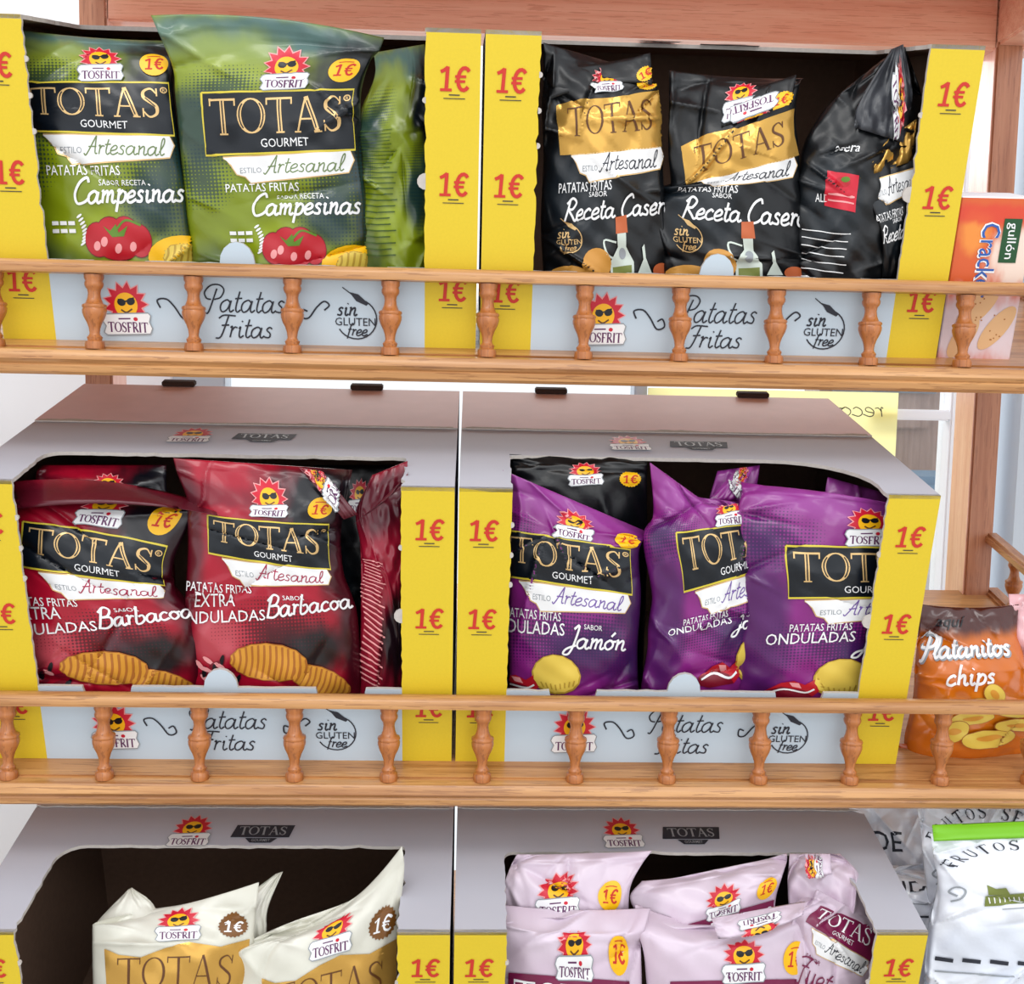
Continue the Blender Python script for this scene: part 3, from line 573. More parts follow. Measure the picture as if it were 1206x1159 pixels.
# ------------------------------------------------------------------ sheets of printed film
class Sheet:
    def __init__(s, row, rows, dom, B, seed, wr=1.0, H=None):
        s.row, s.dom, s.B = row, dom, B; R = []
        for r in rows:
            if r[0] == 'floor':
                _, Y, xl, xr, d = r; R.append((Y, xl, floor_py(row, xl, d), xr, floor_py(row, xr, d), 0, d, d, d))
            else:
                r = tuple(r)
                if len(r) == 7: r = r[:6]+(r[6], r[6], r[6])
                R.append(r)
        s.R = np.array(R, float); s.Y0, s.Y1 = s.R[0, 0], s.R[-1, 0]
        rnd = random.Random(seed); s.cr = []
        W = dom[1]-dom[0]; Hh = s.Y1-s.Y0
        for i in range(int(22*wr)):
            edge = rnd.random() < .6
            cx = dom[0]+W*(rnd.choice((.02, .98)) if edge else rnd.random()); cy = s.Y0+Hh*rnd.choice((.05, .12, .3, .5, .7, rnd.random(), rnd.random()))
            a = rnd.uniform(-.7, .7)+(math.pi/2 if rnd.random() < .35 else 0); s.cr.append((cx, cy, math.cos(a), math.sin(a), rnd.uniform(2.5, 6), rnd.uniform(25, 70), rnd.uniform(-.0062, .0062)*min(wr, 1.3)))
        s.ph = [rnd.uniform(0, 6.3) for _ in range(8)]; s.wr = wr
    def lat(s, Y):
        R = s.R; y = R[:, 0]; Yc = np.clip(Y, y[0], y[-1]); out = []
        i = np.clip(np.searchsorted(y, Yc, side='right')-1, 0, len(y)-2); h = y[i+1]-y[i]; t = (Yc-y[i])/h
        for k in range(1, 9):
            c = R[:, k]; m = np.gradient(c, y) if len(y) > 2 else np.full(len(y), (c[-1]-c[0])/(y[-1]-y[0]))
            out.append((2*t**3-3*t**2+1)*c[i]+(t**3-2*t**2+t)*h*m[i]+(-2*t**3+3*t**2)*c[i+1]+(t**3-t**2)*h*m[i+1])
        return out
    def prof(s, X, Y):
        u = np.clip((X-s.dom[0])/(s.dom[1]-s.dom[0]), 0, 1); v = np.clip((Y-s.Y0)/(s.Y1-s.Y0), 0, 1)
        return np.sin(np.pi*u)**.55 * np.clip(v/.30, 0, 1)**.8 * np.clip((1-v)/.18, 0, 1)**.5
    def at(s, X, Y, flatn=False):
        X = np.clip(X, *s.dom); xl, yl, xr, yr, sg, dl, dm, dr = s.lat(Y); t = X/220.0; tc = np.clip(t, 0, 1); q = 4*tc*(1-tc)
        px = xl+(xr-xl)*t; py = yl+(yr-yl)*t+sg*q; d = dl+(dr-dl)*t+(dm-(dl+dr)/2)*q
        if not flatn:
            d = d - s.B*s.prof(X, Y)
            u = np.clip((X-s.dom[0])/(s.dom[1]-s.dom[0]), 0, 1)
            for (cx, cy, ca, sa, w, L, a) in s.cr:
                dx, dy = X-cx, Y-cy; along = dx*ca+dy*sa; ac = -dx*sa+dy*ca
                d = d + a*np.exp(-np.abs(ac)/w)*np.exp(-(along/L)**2)
            p = s.ph; d = d + s.wr*.0010*(np.sin(X*.07+Y*.03+p[0])*np.sin(Y*.06+p[1])+.6*np.sin(X*.13-Y*.05+p[2])*np.sin(Y*.11+p[3]))
            top = np.clip(1-(Y-s.Y0)/14.0, 0, 1); d = d + .0006*np.sin(Y*2.2)*(top > 0)*(s.Y0 <= 5)
        return px, py, d
    def P(s, X, Y, flatn=False):
        px, py, d = s.at(np.asarray(X, float), np.asarray(Y, float), flatn); return on(s.row, px, py, np.maximum(d, .0045) if s.lim else d)
    lim = True
    def N(s, X, Y):
        e = .8; a = s.P(X+e, Y)-s.P(X-e, Y); b = s.P(X, Y+e)-s.P(X, Y-e); n = np.cross(b, a); n /= np.maximum(np.linalg.norm(n, axis=-1), 1e-12)[..., None]
        # towards the viewer's side of the sheet = -ED
        return np.where((n@(-ED))[..., None] < 0, -n, n)
def film_mesh(sh, step, T, org, closed=True):
    nx = max(4, int((sh.dom[1]-sh.dom[0])/step)); ny = max(4, int((sh.Y1-sh.Y0)/step))
    X, Y = np.meshgrid(np.linspace(sh.dom[0], sh.dom[1], nx+1), np.linspace(sh.Y0, sh.Y1, ny+1)); X = X.ravel(); Y = Y.ravel()
    V = sh.P(X, Y)
    u = (X-sh.dom[0])/(sh.dom[1]-sh.dom[0]); v = (Y-sh.Y0)/(sh.Y1-sh.Y0)
    Bk = sh.P(X, Y, False) + ED*((sh.B+T)*(np.sin(np.pi*u)**.6*np.clip(v/.3, 0, 1)**.8*np.clip((1-v)/.12, 0, 1)**.6))[:, None] + ED*.0006
    n = len(V); F = []; idx = lambda i, j: j*(nx+1)+i
    for j in range(ny):
        for i in range(nx):
            a, b, c, d = idx(i, j), idx(i+1, j), idx(i+1, j+1), idx(i, j+1); F.append((a, b, c, d)); F.append((n+d, n+c, n+b, n+a))
    for i in range(nx): F.append((idx(i+1, 0), idx(i, 0), n+idx(i, 0), n+idx(i+1, 0))); F.append((idx(i, ny), idx(i+1, ny), n+idx(i+1, ny), n+idx(i, ny)))
    for j in range(ny): F.append((idx(0, j), idx(0, j+1), n+idx(0, j+1), n+idx(0, j))); F.append((idx(nx, j+1), idx(nx, j), n+idx(nx, j), n+idx(nx, j+1)))
    me = bpy.data.meshes.new('film'); me.from_pydata(np.concatenate([V, Bk])-org, [], F)
    uv = me.uv_layers.new(name='UVMap'); UU = np.concatenate([np.stack([X/220, Y/420], 1)]*2); li = np.zeros(len(me.loops), int); me.loops.foreach_get('vertex_index', li); uv.data.foreach_set('uv', UU[li].ravel())
    me.polygons.foreach_set('use_smooth', [True]*len(me.polygons)); return me
def stick(sh, name, part, parent, org, ymax=None):
    V, VL, F, FM, mats = part; a, b = sh.dom
    FF, MM = [], []
    for f, m in zip(F, FM):
        c = V[f].mean(0)
        if a+.5 < c[0] < b-.5 and sh.Y0+.5 < c[1] < sh.Y1-.5: FF.append(f); MM.append(m)
    if not FF: return None
    Fa = np.array([i for f in FF for i in f]); us = np.unique(Fa); re = {o: i for i, o in enumerate(us)}
    X, Y = V[us, 0], V[us, 1]; P = sh.P(X, Y)+sh.N(X, Y)*(.0008+.00016*VL[us])[:, None]-org
    me = bpy.data.meshes.new(name); me.from_pydata(P, [], [[re[i] for i in f] for f in FF])
    o = link(name, me, mats, parent); me.polygons.foreach_set('material_index', MM); me.polygons.foreach_set('use_smooth', [True]*len(MM)); return o
def chip_bag(row, label, group, rows, mat, kind=None, dom=(0, 220), B=.018, T=.03, seed=1, wr=1.0, skip=(), flaps=(), step=2.7, name='chip_bag', cat='bag of chips', lim=True):
    sh = Sheet(row, rows, dom, B, seed, wr); sh.lim = lim
    base = sh.P([(dom[0]+dom[1])/2], [sh.Y1], True)[0]
    e = thing(name, label, cat, tuple(base), group=group)
    link('bag_film', film_mesh(sh, step, T, base), [mat], e)
    if kind:
        for k, part in art_parts(kind).items():
            if k not in skip: stick(sh, k, part, e, base)
    for fl in flaps:
        s2 = Sheet(row, fl['rows'], fl.get('dom', (0, 220)), fl.get('B', .002), seed+7, fl.get('wr', .5)); s2.lim = lim
        o = link('folded_flap', film_mesh(s2, 8, .002, base), [fl.get('mat', mat)], e)
        if fl.get('art'): stick(s2, fl.get('part', 'logo'), subdivide(fl['art'], 8), o, base)
    return e
# ------------------------------------------------------------------ the shop: walls, window, floor
def struct(name, lo, hi, mat, parent=None, bev=0.0):
    o = link(name, box_me(name, lo, hi, bev), [mat], parent)
    if parent is None: o['kind'] = 'structure'
    return o
struct('floor', (-2.2, -3.2, -1.32), (2.4, 1.0, -1.30), 'floor_tile')
struct('wall_left', (-1.6, .62, -1.30), (-.47, .68, 1.5), 'wall_white')
struct('wall_right', (.72, .585, -1.30), (2.2, .70, 1.5), 'wall_grey')
win = bpy.data.objects.new('window_1', None); COL.objects.link(win); win.location = (.12, .62, -.1); win['kind'] = 'structure'
def wpart(name, lo, hi, mat, bev=.002):
    return link(name, box_me(name, [lo[i]-win.location[i] for i in range(3)], [hi[i]-win.location[i] for i in range(3)], bev), [mat], win)
wpart('window_frame', (-.47, .60, -1.28), (-.40, .64, 1.2), 'frame_white')
wpart('mullion', (-.40, .60, -1.28), (-.332, .64, 1.2), 'wall_grey')
wpart('mullion', (.205, .60, -1.28), (.222, .64, 1.2), 'wall_grey')
wpart('window_frame', (.632, .60, -1.28), (.70, .64, 1.2), 'frame_white')
wpart('glazing_bar', (.52, .60, -.036), (.632, .62, -.022), 'frame_white')
wpart('window_frame', (-.40, .60, 1.12), (.64, .64, 1.2), 'frame_white')
wpart('window_sill', (-.47, .58, -1.30), (.70, .64, -1.24), 'frame_white')
k = NT('window_glass'); tb = k.n('ShaderNodeBsdfTransparent'); tb.inputs[0].default_value = (.97, .98, .98, 1); k.p.inputs['Roughness'].default_value = .03; k.p.inputs['Base Color'].default_value = (.9, .95, .95, 1); mx = k.n('ShaderNodeMixShader'); mx.inputs[0].default_value = .05; k.l(tb.outputs[0], mx.inputs[1]); k.l(k.p.outputs[0], mx.inputs[2]); k.l(mx.outputs[0], k.t.nodes['Material Output'].inputs[0]); M['window_glass'] = k.m
wpart('window_pane', (-.33, .622, -1.24), (.632, .625, 1.12), 'window_glass', 0)
ps = link('paper_sign', box_me('paper_sign', (0, 0, 0), (.335, .0012, .30)), ['poster_yellow'], None, (.222, .594, -.30))
ps['label'] = 'pale yellow paper sign seen from behind on the shop window'; ps['category'] = 'sign'
A = Art(); A.script('print_ink', 1, 'reco', 0, 0, 12, 1.3, 62, .1)
V, VL, F, FM, mats = subdivide(A, 1e9)
me = bpy.data.meshes.new('lettering'); me.from_pydata([(.318-x*.001, -.0006, .268-y*.001) for x, y in V], [], F); link('lettering', me, ['print_ink'], ps)
# street scene beyond the glass
k = NT('poster_yellow'); k.p.inputs['Base Color'].default_value = lin((254, 246, 190)); tb = k.n('ShaderNodeBsdfTranslucent'); tb.inputs[0].default_value = lin((255, 251, 215)); mx = k.n('ShaderNodeMixShader'); mx.inputs[0].default_value = .8
k.l(k.p.outputs[0], mx.inputs[1]); k.l(tb.outputs[0], mx.inputs[2]); k.l(mx.outputs[0], k.t.nodes['Material Output'].inputs[0]); ps.data.materials.clear(); ps.data.materials.append(k.m)
wood('far_brown', (176, 146, 132), (150, 120, 108), (130, 104, 94), 2)
flat('far_grey', (150, 160, 170), .7, noise=.3, scale=20); flat('far_blue', (120, 150, 175), .6, noise=.2, scale=20); flat('far_pale', (225, 215, 212), .7, noise=.35, scale=40)
sf = thing('shop_facade', 'brown panelled shopfront seen through the window glass at the right', 'building', (1.15, 2.2, -1.3))
def fpart(name, lo, hi, mat): return link(name, box_me(name, [lo[i]-sf.location[i] for i in range(3)], [hi[i]-sf.location[i] for i in range(3)], .004), [mat], sf)
fpart('facade_wall', (.98, 2.25, -1.3), (1.9, 2.4, .6), 'far_brown')
fpart('facade_panel', (1.02, 2.22, -.10), (1.13, 2.25, .02), 'far_brown'); fpart('facade_panel', (1.17, 2.22, -.10), (1.29, 2.25, .02), 'far_brown')
fpart('facade_sign', (1.0, 2.2, .0), (1.3, 2.22, .05), 'far_grey')
pr = thing('parked_van', 'pale blue grey van parked beyond the window glass', 'van', (1.22, 1.9, -1.3))
def vpart(name, lo, hi, mat, b=.02): return link(name, box_me(name, [lo[i]-pr.location[i] for i in range(3)], [hi[i]-pr.location[i] for i in range(3)], b), [mat], pr)
vpart('van_body', (.95, 1.75, -1.2), (1.5, 2.1, -.36), 'far_pale'); vpart('windscreen', (1.03, 1.74, -.36), (1.4, 2.0, -.20), 'far_blue'); vpart('bumper', (.93, 1.7, -.7), (1.5, 1.76, -.62), 'far_grey')
for wx in (1.02, 1.42): vpart('wheel', (wx-.06, 1.72, -1.3), (wx+.06, 1.8, -1.15), 'print_black', .03)
# ------------------------------------------------------------------ the shelf unit
unit = thing('display_shelf', 'oak display shelving unit with turned baluster galleries holding the chip boxes', 'shelf', (0, .15, -1.3))
UO = np.array([0, .15, -1.3])
def upart(name, me, mat, parent=None):
    me.transform(Matrix.Translation(Vector(-UO))) if parent is None else None
    o = link(name, me, [mat], parent or unit); return o
XL, XR = -.75, .60
BAL = [(0.0, .0078), (.003, .0082), (.006, .0078), (.0072, .0058), (.0095, .0064), (.0115, .0046), (.013, .0042), (.017, .0048), (.021, .0062), (.0255, .0086), (.029, .0098), (.0315, .0100), (.033, .0094), (.0342, .0102), (.0358, .0098), (.037, .0072), (.041, .0056), (.045, .0050), (.0480, .0056), (.0495, .0068), (.0510, .0076), (.0530, .0078), (.0550, .0070), (.057, .0080), (.060, .0082)]
def baluster_mesh(h):
    n = 18; V = []; F = []; k = h/.060
    for z, r in BAL:
        for i in range(n): a = 2*math.pi*i/n; V.append((r*.9*math.cos(a), r*.9*math.sin(a), z*k))
    for j in range(len(BAL)-1):
        for i in range(n): F.append((j*n+i, j*n+(i+1) % n, (j+1)*n+(i+1) % n, (j+1)*n+i))
    F.append(tuple(range(n))[::-1]); F.append(tuple((len(BAL)-1)*n+i for i in range(n)))
    me = bpy.data.meshes.new('baluster'); me.from_pydata(V, [], F); smooth(me, 50); me.materials.append(M['oak_z']); return me
balme = {}
def bal(x, y, z0, h, parent):
    key = round(h, 4)
    if key not in balme: balme[key] = baluster_mesh(h)
    o = bpy.data.objects.new('baluster', balme[key]); COL.objects.link(o); o.parent = parent; o.location = (x-UO[0], y-UO[1], z0-UO[2]); return o
for row in (1, 2, 3):
    z = LIPZ[row]; s = math.tan(TH)
    pr_ = [(.006, z-.0002), (.0, z-.0002), (-.0045, z-.0015), (-.007, z-.005), (-.0075, z-.0085), (-.005, z-.011), (-.0035, z-.0118), (-.0045, z-.0135), (-.003, z-.018), (.0, z-.0202), (.016, z-.0202), (.016, z+.0035)]
    me = extrude_profile('front_lip', pr_, XL, XR); smooth(me, 35)
    me2 = extrude_profile('shelf_board', [(.0065, z+.0065*s), (.372, z+.372*s), (.372, z+.372*s-.018), (.0165, z-.018+.006)], XL, XR)
    bd = upart('shelf_board', me2, 'oak_x'); 
    upart('front_lip', me, 'oak_x')
    if row in RAILZ:
        rz = RAILZ[row]
        rp = [(-.009+.0, rz-.0045), (-.0105, rz), (-.008, rz+.0045), (-.002, rz+.0055), (.004, rz+.0045), (.0065, rz), (.005, rz-.0045), (-.002, rz-.0052)]
        rp = [(a+.004, b) for a, b in rp]
        me = extrude_profile('gallery_rail', rp, XL, XR); smooth(me, 60); upart('gallery_rail', me, 'oak_x')
        off = .002 if row == 2 else 0
        for k_ in range(-9, 8):
            x = (k_)*.075+off
            if XL < x < XR: bal(x, .004, z-.0002, rz-.005-z, unit)
        # side gallery on the right end, running up to the back post
        X = .582
        def shear_box(name, x0, x1, y0, y1, z0, z1, mat):
            me = box_me(name, (x0, y0, z0), (x1, y1, z1), .003)
            for v in me.vertices: v.co.z += v.co.y*s
            return upart(name, me, mat)
        shear_box('side_rail', X-.008, X+.008, .0, .365, rz-.006, rz+.006, 'oak_y')
        shear_box('end_board', X-.002, X+.016, .012, .37, z-.016, z+.006, 'oak_y')
        for yy in (.08, .155, .23, .305): bal(X, yy, z+.004+yy*s, rz-.004-z, unit)
upart('post', box_me('post', (-.430, .36, -1.3), (-.401, .41, .46), .002), 'oak_post')
upart('post', box_me('post', (.553, .36, -1.3), (.583, .41, .46), .002), 'oak_post')
for (a, b) in ((-.4008, -.4000), (.5522, .5530)):
    upart('post_pale_side', box_me('post_pale_side', (a, .362, -1.3), (b, .408, .46)), 'oak_post_pale')  # thin skin that puts a lighter inner side into the posts' colour
me = box_me('top_beam', (-.42, .362, .374), (.60, .41, .50), .002); upart('top_beam', me, 'oak_red_x')
me = box_me('side_beam', (.553, .02, .378), (.59, .362, .46), .003); upart('side_beam', me, 'oak_red_x')
me = extrude_profile('shelf_board', [(-.005, .359), (.372, .449), (.372, .431), (-.005, .341)], -.42, .60); upart('shelf_board', me, 'oak_red_x')
# ------------------------------------------------------------------ display boxes
display_box(1, 0, 'cardboard box of green chip bags on the top row, left of the black chips', .13, .006, .004, 11)
display_box(1, 1, 'cardboard box of black chip bags on the top row', .12, .004, .006, 12)
display_box(2, 0, 'cardboard box of dark red barbecue chip bags on the middle shelf', .072, .014, .004, 13)
display_box(2, 1, 'cardboard box of purple ham chip bags on the middle shelf', .083, .004, .075, 14)
display_box(3, 0, 'cardboard box on the bottom row holding two cream bags in its dark inside', .103, .022, .004, 15)
display_box(3, 1, 'cardboard box on the bottom row filled with pale pink chip bags', .096, .008, .02, 16)
GG = {'g': 'green chip bags', 'b': 'black chip bags', 'r': 'dark red chip bags', 'p': 'purple chip bags', 'c': 'cream chip bags', 'k': 'pale pink chip bags'}
# ---- row 1, green
chip_bag(1, 'left green chip bag, partly behind the yellow corner, in the top left box', GG['g'],
  [(0, -12, 30, 198, 48, 4, .055), (30, -8, 52, 202, 60, 0, .05), (50, -2, 66, 204, 68, 0, .045), (90, 0, 97, 205, 98, 0, .038), (160, 4, 153, 212, 160, 0, .034), (235, 12, 240, 222, 236, 0, .032), (330, 22, 330, 232, 332, 0, .032), ('floor', 420, 36, 236, .032)],
  'film_green', 'green', dom=(14, 218), B=.02, seed=3)
chip_bag(1, 'large green chip bag standing upright in the middle, taller than its box', GG['g'],
  [(0, 180, 18, 450, 44, -10, .025, .02, .03), (14, 186, 32, 446, 56, -8, .025), (50, 205, 78, 434, 72, 0, .026), (90, 208, 110, 424, 105, 0, .028), (160, 215, 184, 425, 176, 0, .030), (235, 222, 254, 430, 250, 0, .030), (330, 232, 338, 431, 338, 0, .030), ('floor', 420, 236, 430, .03)],
  'film_green', 'green', dom=(-2, 222), B=.021, seed=4)
chip_bag(1, 'green chip bag turned sideways showing its small print at the right of the box', GG['g'],
  [(0, 440, 62, 500, 52, 0, .08), (30, 442, 85, 505, 80, 0, .06), (80, 425, 130, 508, 120, 0, .04), (200, 421, 200, 508, 200, 0, .036), (330, 421, 320, 505, 320, 0, .036), ('floor', 420, 420, 500, .036)],
  'film_green', 'green_side', B=.014, T=.02, seed=5)
# ---- row 1, black
chip_bag(1, 'black chip bag at the left, its crumpled gold panel folded at the top', GG['b'],
  [(0, 640, 50, 768, 88, 0, .035, .05, .05), (50, 640, 92, 776, 96, 0, .035), (90, 638, 122, 782, 106, 0, .034), (160, 640, 182, 786, 172, 0, .033), (235, 637, 258, 790, 246, 0, .032), (330, 640, 330, 792, 328, 0, .032), ('floor', 420, 640, 790, .032)],
  'film_black', 'black', dom=(0, 210), seed=21, wr=1.5, B=.02, flaps=[dict(rows=[(0, 652, 78, 766, 62, 4, .035), (60, 645, 118, 768, 100, -8, .024)], mat='film_black', art=Art().at(badge(teeth=.1, small=False), 1.1, .8, 205, 40, -.5), part='price_badge')])
chip_bag(1, 'black chip bag in the middle with its top folded over showing an upside down logo', GG['b'],
  [(0, 785, 82, 950, 92, 4, .045), (50, 785, 128, 945, 98, 0, .038), (90, 784, 172, 940, 128, 0, .034), (160, 786, 222, 944, 182, 0, .033), (200, 776, 222, 946, 222, 0, .033), (235, 772, 250, 948, 262, 0, .032), (330, 776, 330, 950, 330, 0, .032), ('floor', 420, 776, 948, .032)],
  'film_black', 'black', dom=(4, 216), seed=22, wr=1.4, B=.02, skip=('price_badge',), flaps=[dict(rows=[(0, 845, 118, 938, 88, 0, .03), (60, 850, 150, 932, 122, 0, .018)], mat='film_black', art=Art().at(emblem(), 2.6, 1.4, 100, 40, math.pi).at(badge(teeth=.1, small=False), 2, 1.0, 185, 46), part='logo')])
chip_bag(1, 'twisted black chip bag at the right showing its back with a small red label', GG['b'],
  [(0, 1040, 70, 1066, 55, 0, .05), (50, 985, 115, 1085, 110, 0, .045), (110, 950, 165, 1090, 165, 0, .038), (160, 942, 200, 1085, 205, 0, .034), (235, 938, 262, 1075, 262, 0, .032), (330, 937, 330, 1062, 330, 0, .032), ('floor', 420, 938, 1050, .032)],
  'film_black', 'black_side', dom=(0, 220), seed=23, wr=1.5, B=.018, flaps=[
    dict(rows=[(0, 1050, 58, 1064, 52, 0, .045), (40, 1012, 120, 1075, 112, 0, .03), (80, 1006, 150, 1064, 168, 0, .02)], mat='film_charcoal', art=Art().at(emblem(), 1.6, .7, 160, 52, .9), part='logo', wr=1.2),
    dict(rows=[(0, 1040, 168, 1080, 140, 0, .026), (60, 1013, 210, 1074, 190, 0, .018)], mat='gold_foil', art=Art().at(Art(), 1, 1, 0, 0), wr=1.3),
    dict(rows=[(150, 1005, 205, 1090, 185, 0, .020), (200, 1030, 250, 1085, 232, 0, .014), (330, 1040, 330, 1065, 330, 0, .016)], mat='film_black', art=Art().at(banner('print_ink'), 1.3, 1.0, -50, 0).at(art_black()['flavour_text'], 1.6, 1.1, -60, -10), part='banner')])
# ---- row 2, red
chip_bag(2, 'dark chip bag at the back right of the red bags, only its top showing', GG['b'],
  [(0, 370, 548, 470, 548, 0, .11), (60, 368, 590, 470, 590, 0, .105), (200, 365, 690, 465, 690, 0, .1), ('floor', 420, 365, 460, .1)], 'film_black', 'black', skip=('food_picture', 'flavour_text', 'banner', 'gluten_free_seal', 'brand_panel'), seed=31, step=8)
chip_bag(2, 'dark red chip bag lying behind the front left one with its logo showing', GG['r'],
  [(0, 45, 548, 200, 548, 0, .085), (40, 42, 562, 200, 570, 0, .075), (100, 40, 600, 205, 605, 0, .07), ('floor', 420, 60, 215, .075)], 'film_red', 'red', dom=(0, 214), seed=32, step=6, skip=('price_badge', 'banner', 'flavour_text', 'food_picture'))
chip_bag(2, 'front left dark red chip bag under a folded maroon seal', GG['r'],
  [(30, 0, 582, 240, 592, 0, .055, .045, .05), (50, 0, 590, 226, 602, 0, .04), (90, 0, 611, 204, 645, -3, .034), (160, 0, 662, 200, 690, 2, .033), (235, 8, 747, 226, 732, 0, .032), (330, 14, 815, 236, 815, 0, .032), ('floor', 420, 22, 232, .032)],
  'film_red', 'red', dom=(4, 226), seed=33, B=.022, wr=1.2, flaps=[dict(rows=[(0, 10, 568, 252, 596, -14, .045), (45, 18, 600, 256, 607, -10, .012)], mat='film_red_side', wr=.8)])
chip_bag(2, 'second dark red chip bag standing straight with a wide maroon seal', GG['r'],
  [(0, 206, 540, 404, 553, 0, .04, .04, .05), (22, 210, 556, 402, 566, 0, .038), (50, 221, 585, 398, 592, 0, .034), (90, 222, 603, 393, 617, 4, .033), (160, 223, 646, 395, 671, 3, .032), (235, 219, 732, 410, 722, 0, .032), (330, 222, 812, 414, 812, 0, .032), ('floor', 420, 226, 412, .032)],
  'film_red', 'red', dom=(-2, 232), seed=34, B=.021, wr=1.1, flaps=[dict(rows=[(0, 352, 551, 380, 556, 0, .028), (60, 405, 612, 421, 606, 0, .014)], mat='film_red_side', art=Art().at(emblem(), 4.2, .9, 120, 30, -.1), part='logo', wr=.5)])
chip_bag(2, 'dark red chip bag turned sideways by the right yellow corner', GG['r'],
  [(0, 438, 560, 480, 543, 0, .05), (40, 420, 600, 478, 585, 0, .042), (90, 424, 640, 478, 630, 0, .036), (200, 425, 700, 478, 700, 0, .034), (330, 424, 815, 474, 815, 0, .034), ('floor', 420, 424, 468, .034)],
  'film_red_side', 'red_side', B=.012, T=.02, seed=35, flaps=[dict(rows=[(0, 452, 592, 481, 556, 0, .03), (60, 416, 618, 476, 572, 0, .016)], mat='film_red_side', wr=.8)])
# ---- row 2, purple
chip_bag(2, 'black chip bag standing behind the left purple bag', GG['b'],
  [(0, 600, 535, 762, 540, 0, .085), (50, 602, 556, 762, 556, 0, .08), (90, 604, 578, 762, 576, 0, .08), (160, 604, 640, 762, 640, 0, .08), ('floor', 420, 610, 755, .08)], 'film_black', 'black', seed=41, step=6, dom=(0, 220), skip=('banner', 'food_picture', 'gluten_free_seal', 'flavour_text', 'brand_panel'))
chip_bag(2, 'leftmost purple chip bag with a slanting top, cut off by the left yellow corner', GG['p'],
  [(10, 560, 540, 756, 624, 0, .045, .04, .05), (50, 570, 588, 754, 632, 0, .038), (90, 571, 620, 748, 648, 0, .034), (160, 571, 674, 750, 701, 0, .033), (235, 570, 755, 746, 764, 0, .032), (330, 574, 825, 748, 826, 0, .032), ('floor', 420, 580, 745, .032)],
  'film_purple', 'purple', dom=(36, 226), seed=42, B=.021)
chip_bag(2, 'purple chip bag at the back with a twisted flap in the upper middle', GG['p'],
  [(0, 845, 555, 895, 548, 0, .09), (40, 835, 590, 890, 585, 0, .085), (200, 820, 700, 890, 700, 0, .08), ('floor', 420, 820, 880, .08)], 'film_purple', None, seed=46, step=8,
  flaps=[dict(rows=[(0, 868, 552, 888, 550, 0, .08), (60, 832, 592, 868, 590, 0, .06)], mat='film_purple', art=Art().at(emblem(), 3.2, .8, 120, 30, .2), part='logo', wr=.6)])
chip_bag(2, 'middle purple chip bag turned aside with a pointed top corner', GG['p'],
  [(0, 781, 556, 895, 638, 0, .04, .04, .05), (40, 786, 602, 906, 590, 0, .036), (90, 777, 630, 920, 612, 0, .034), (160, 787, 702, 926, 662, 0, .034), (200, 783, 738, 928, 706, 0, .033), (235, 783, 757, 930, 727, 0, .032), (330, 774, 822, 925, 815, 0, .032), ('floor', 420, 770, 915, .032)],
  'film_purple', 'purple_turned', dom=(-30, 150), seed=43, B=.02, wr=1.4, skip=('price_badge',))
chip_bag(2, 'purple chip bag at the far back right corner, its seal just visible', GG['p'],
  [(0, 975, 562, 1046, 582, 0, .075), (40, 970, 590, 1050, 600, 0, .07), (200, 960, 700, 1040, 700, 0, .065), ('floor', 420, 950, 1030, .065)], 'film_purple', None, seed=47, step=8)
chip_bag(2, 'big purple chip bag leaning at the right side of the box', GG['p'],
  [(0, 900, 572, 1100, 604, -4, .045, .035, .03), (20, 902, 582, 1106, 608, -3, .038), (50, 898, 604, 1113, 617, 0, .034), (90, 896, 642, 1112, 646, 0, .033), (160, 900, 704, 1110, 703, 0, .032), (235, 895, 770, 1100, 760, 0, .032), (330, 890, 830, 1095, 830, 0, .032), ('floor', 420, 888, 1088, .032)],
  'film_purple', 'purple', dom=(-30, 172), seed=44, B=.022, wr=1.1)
# ---- row 3, cream
chip_bag(3, 'left cream chip bag with a gold panel and a peaked folded corner', GG['c'],
  [(20, 92, 1092, 303, 1040, 5, .06, .055, .06), (50, 92, 1092, 299, 1080, 0, .05), (90, 92, 1118, 297, 1110, 0, .042), (160, 94, 1185, 290, 1180, 0, .036), (235, 96, 1260, 288, 1255, 0, .033), (330, 102, 1350, 286, 1345, 0, .032), ('floor', 420, 115, 290, .032)],
  'film_cream', 'cream', dom=(18, 222), seed=51, B=.022, flaps=[
   dict(rows=[(0, 151, 1048, 155, 1046, 0, .075), (50, 112, 1090, 184, 1072, 0, .06), (80, 116, 1098, 178, 1090, 0, .05)], mat='film_cream', wr=.5, B=.006),
   dict(rows=[(0, 324, 1030, 333, 1027, 0, .08), (30, 292, 1056, 318, 1062, 0, .07), (80, 284, 1090, 314, 1098, 0, .058), (130, 290, 1150, 318, 1150, 0, .052)], mat='film_cream', wr=.6, B=.006)])
chip_bag(3, 'right cream chip bag with its top pulled up to a tall corner', GG['c'],
  [(0, 322, 1100, 474, 996, 26, .05), (20, 312, 1106, 477, 1018, 20, .046), (50, 284, 1120, 473, 1066, 6, .04), (90, 280, 1160, 470, 1110, 0, .036), (160, 280, 1222, 468, 1180, 0, .034), (235, 284, 1275, 466, 1260, 0, .033), (330, 290, 1355, 464, 1345, 0, .032), ('floor', 420, 300, 460, .032)],
  'film_cream', 'cream', dom=(-4, 219), seed=52, B=.022)
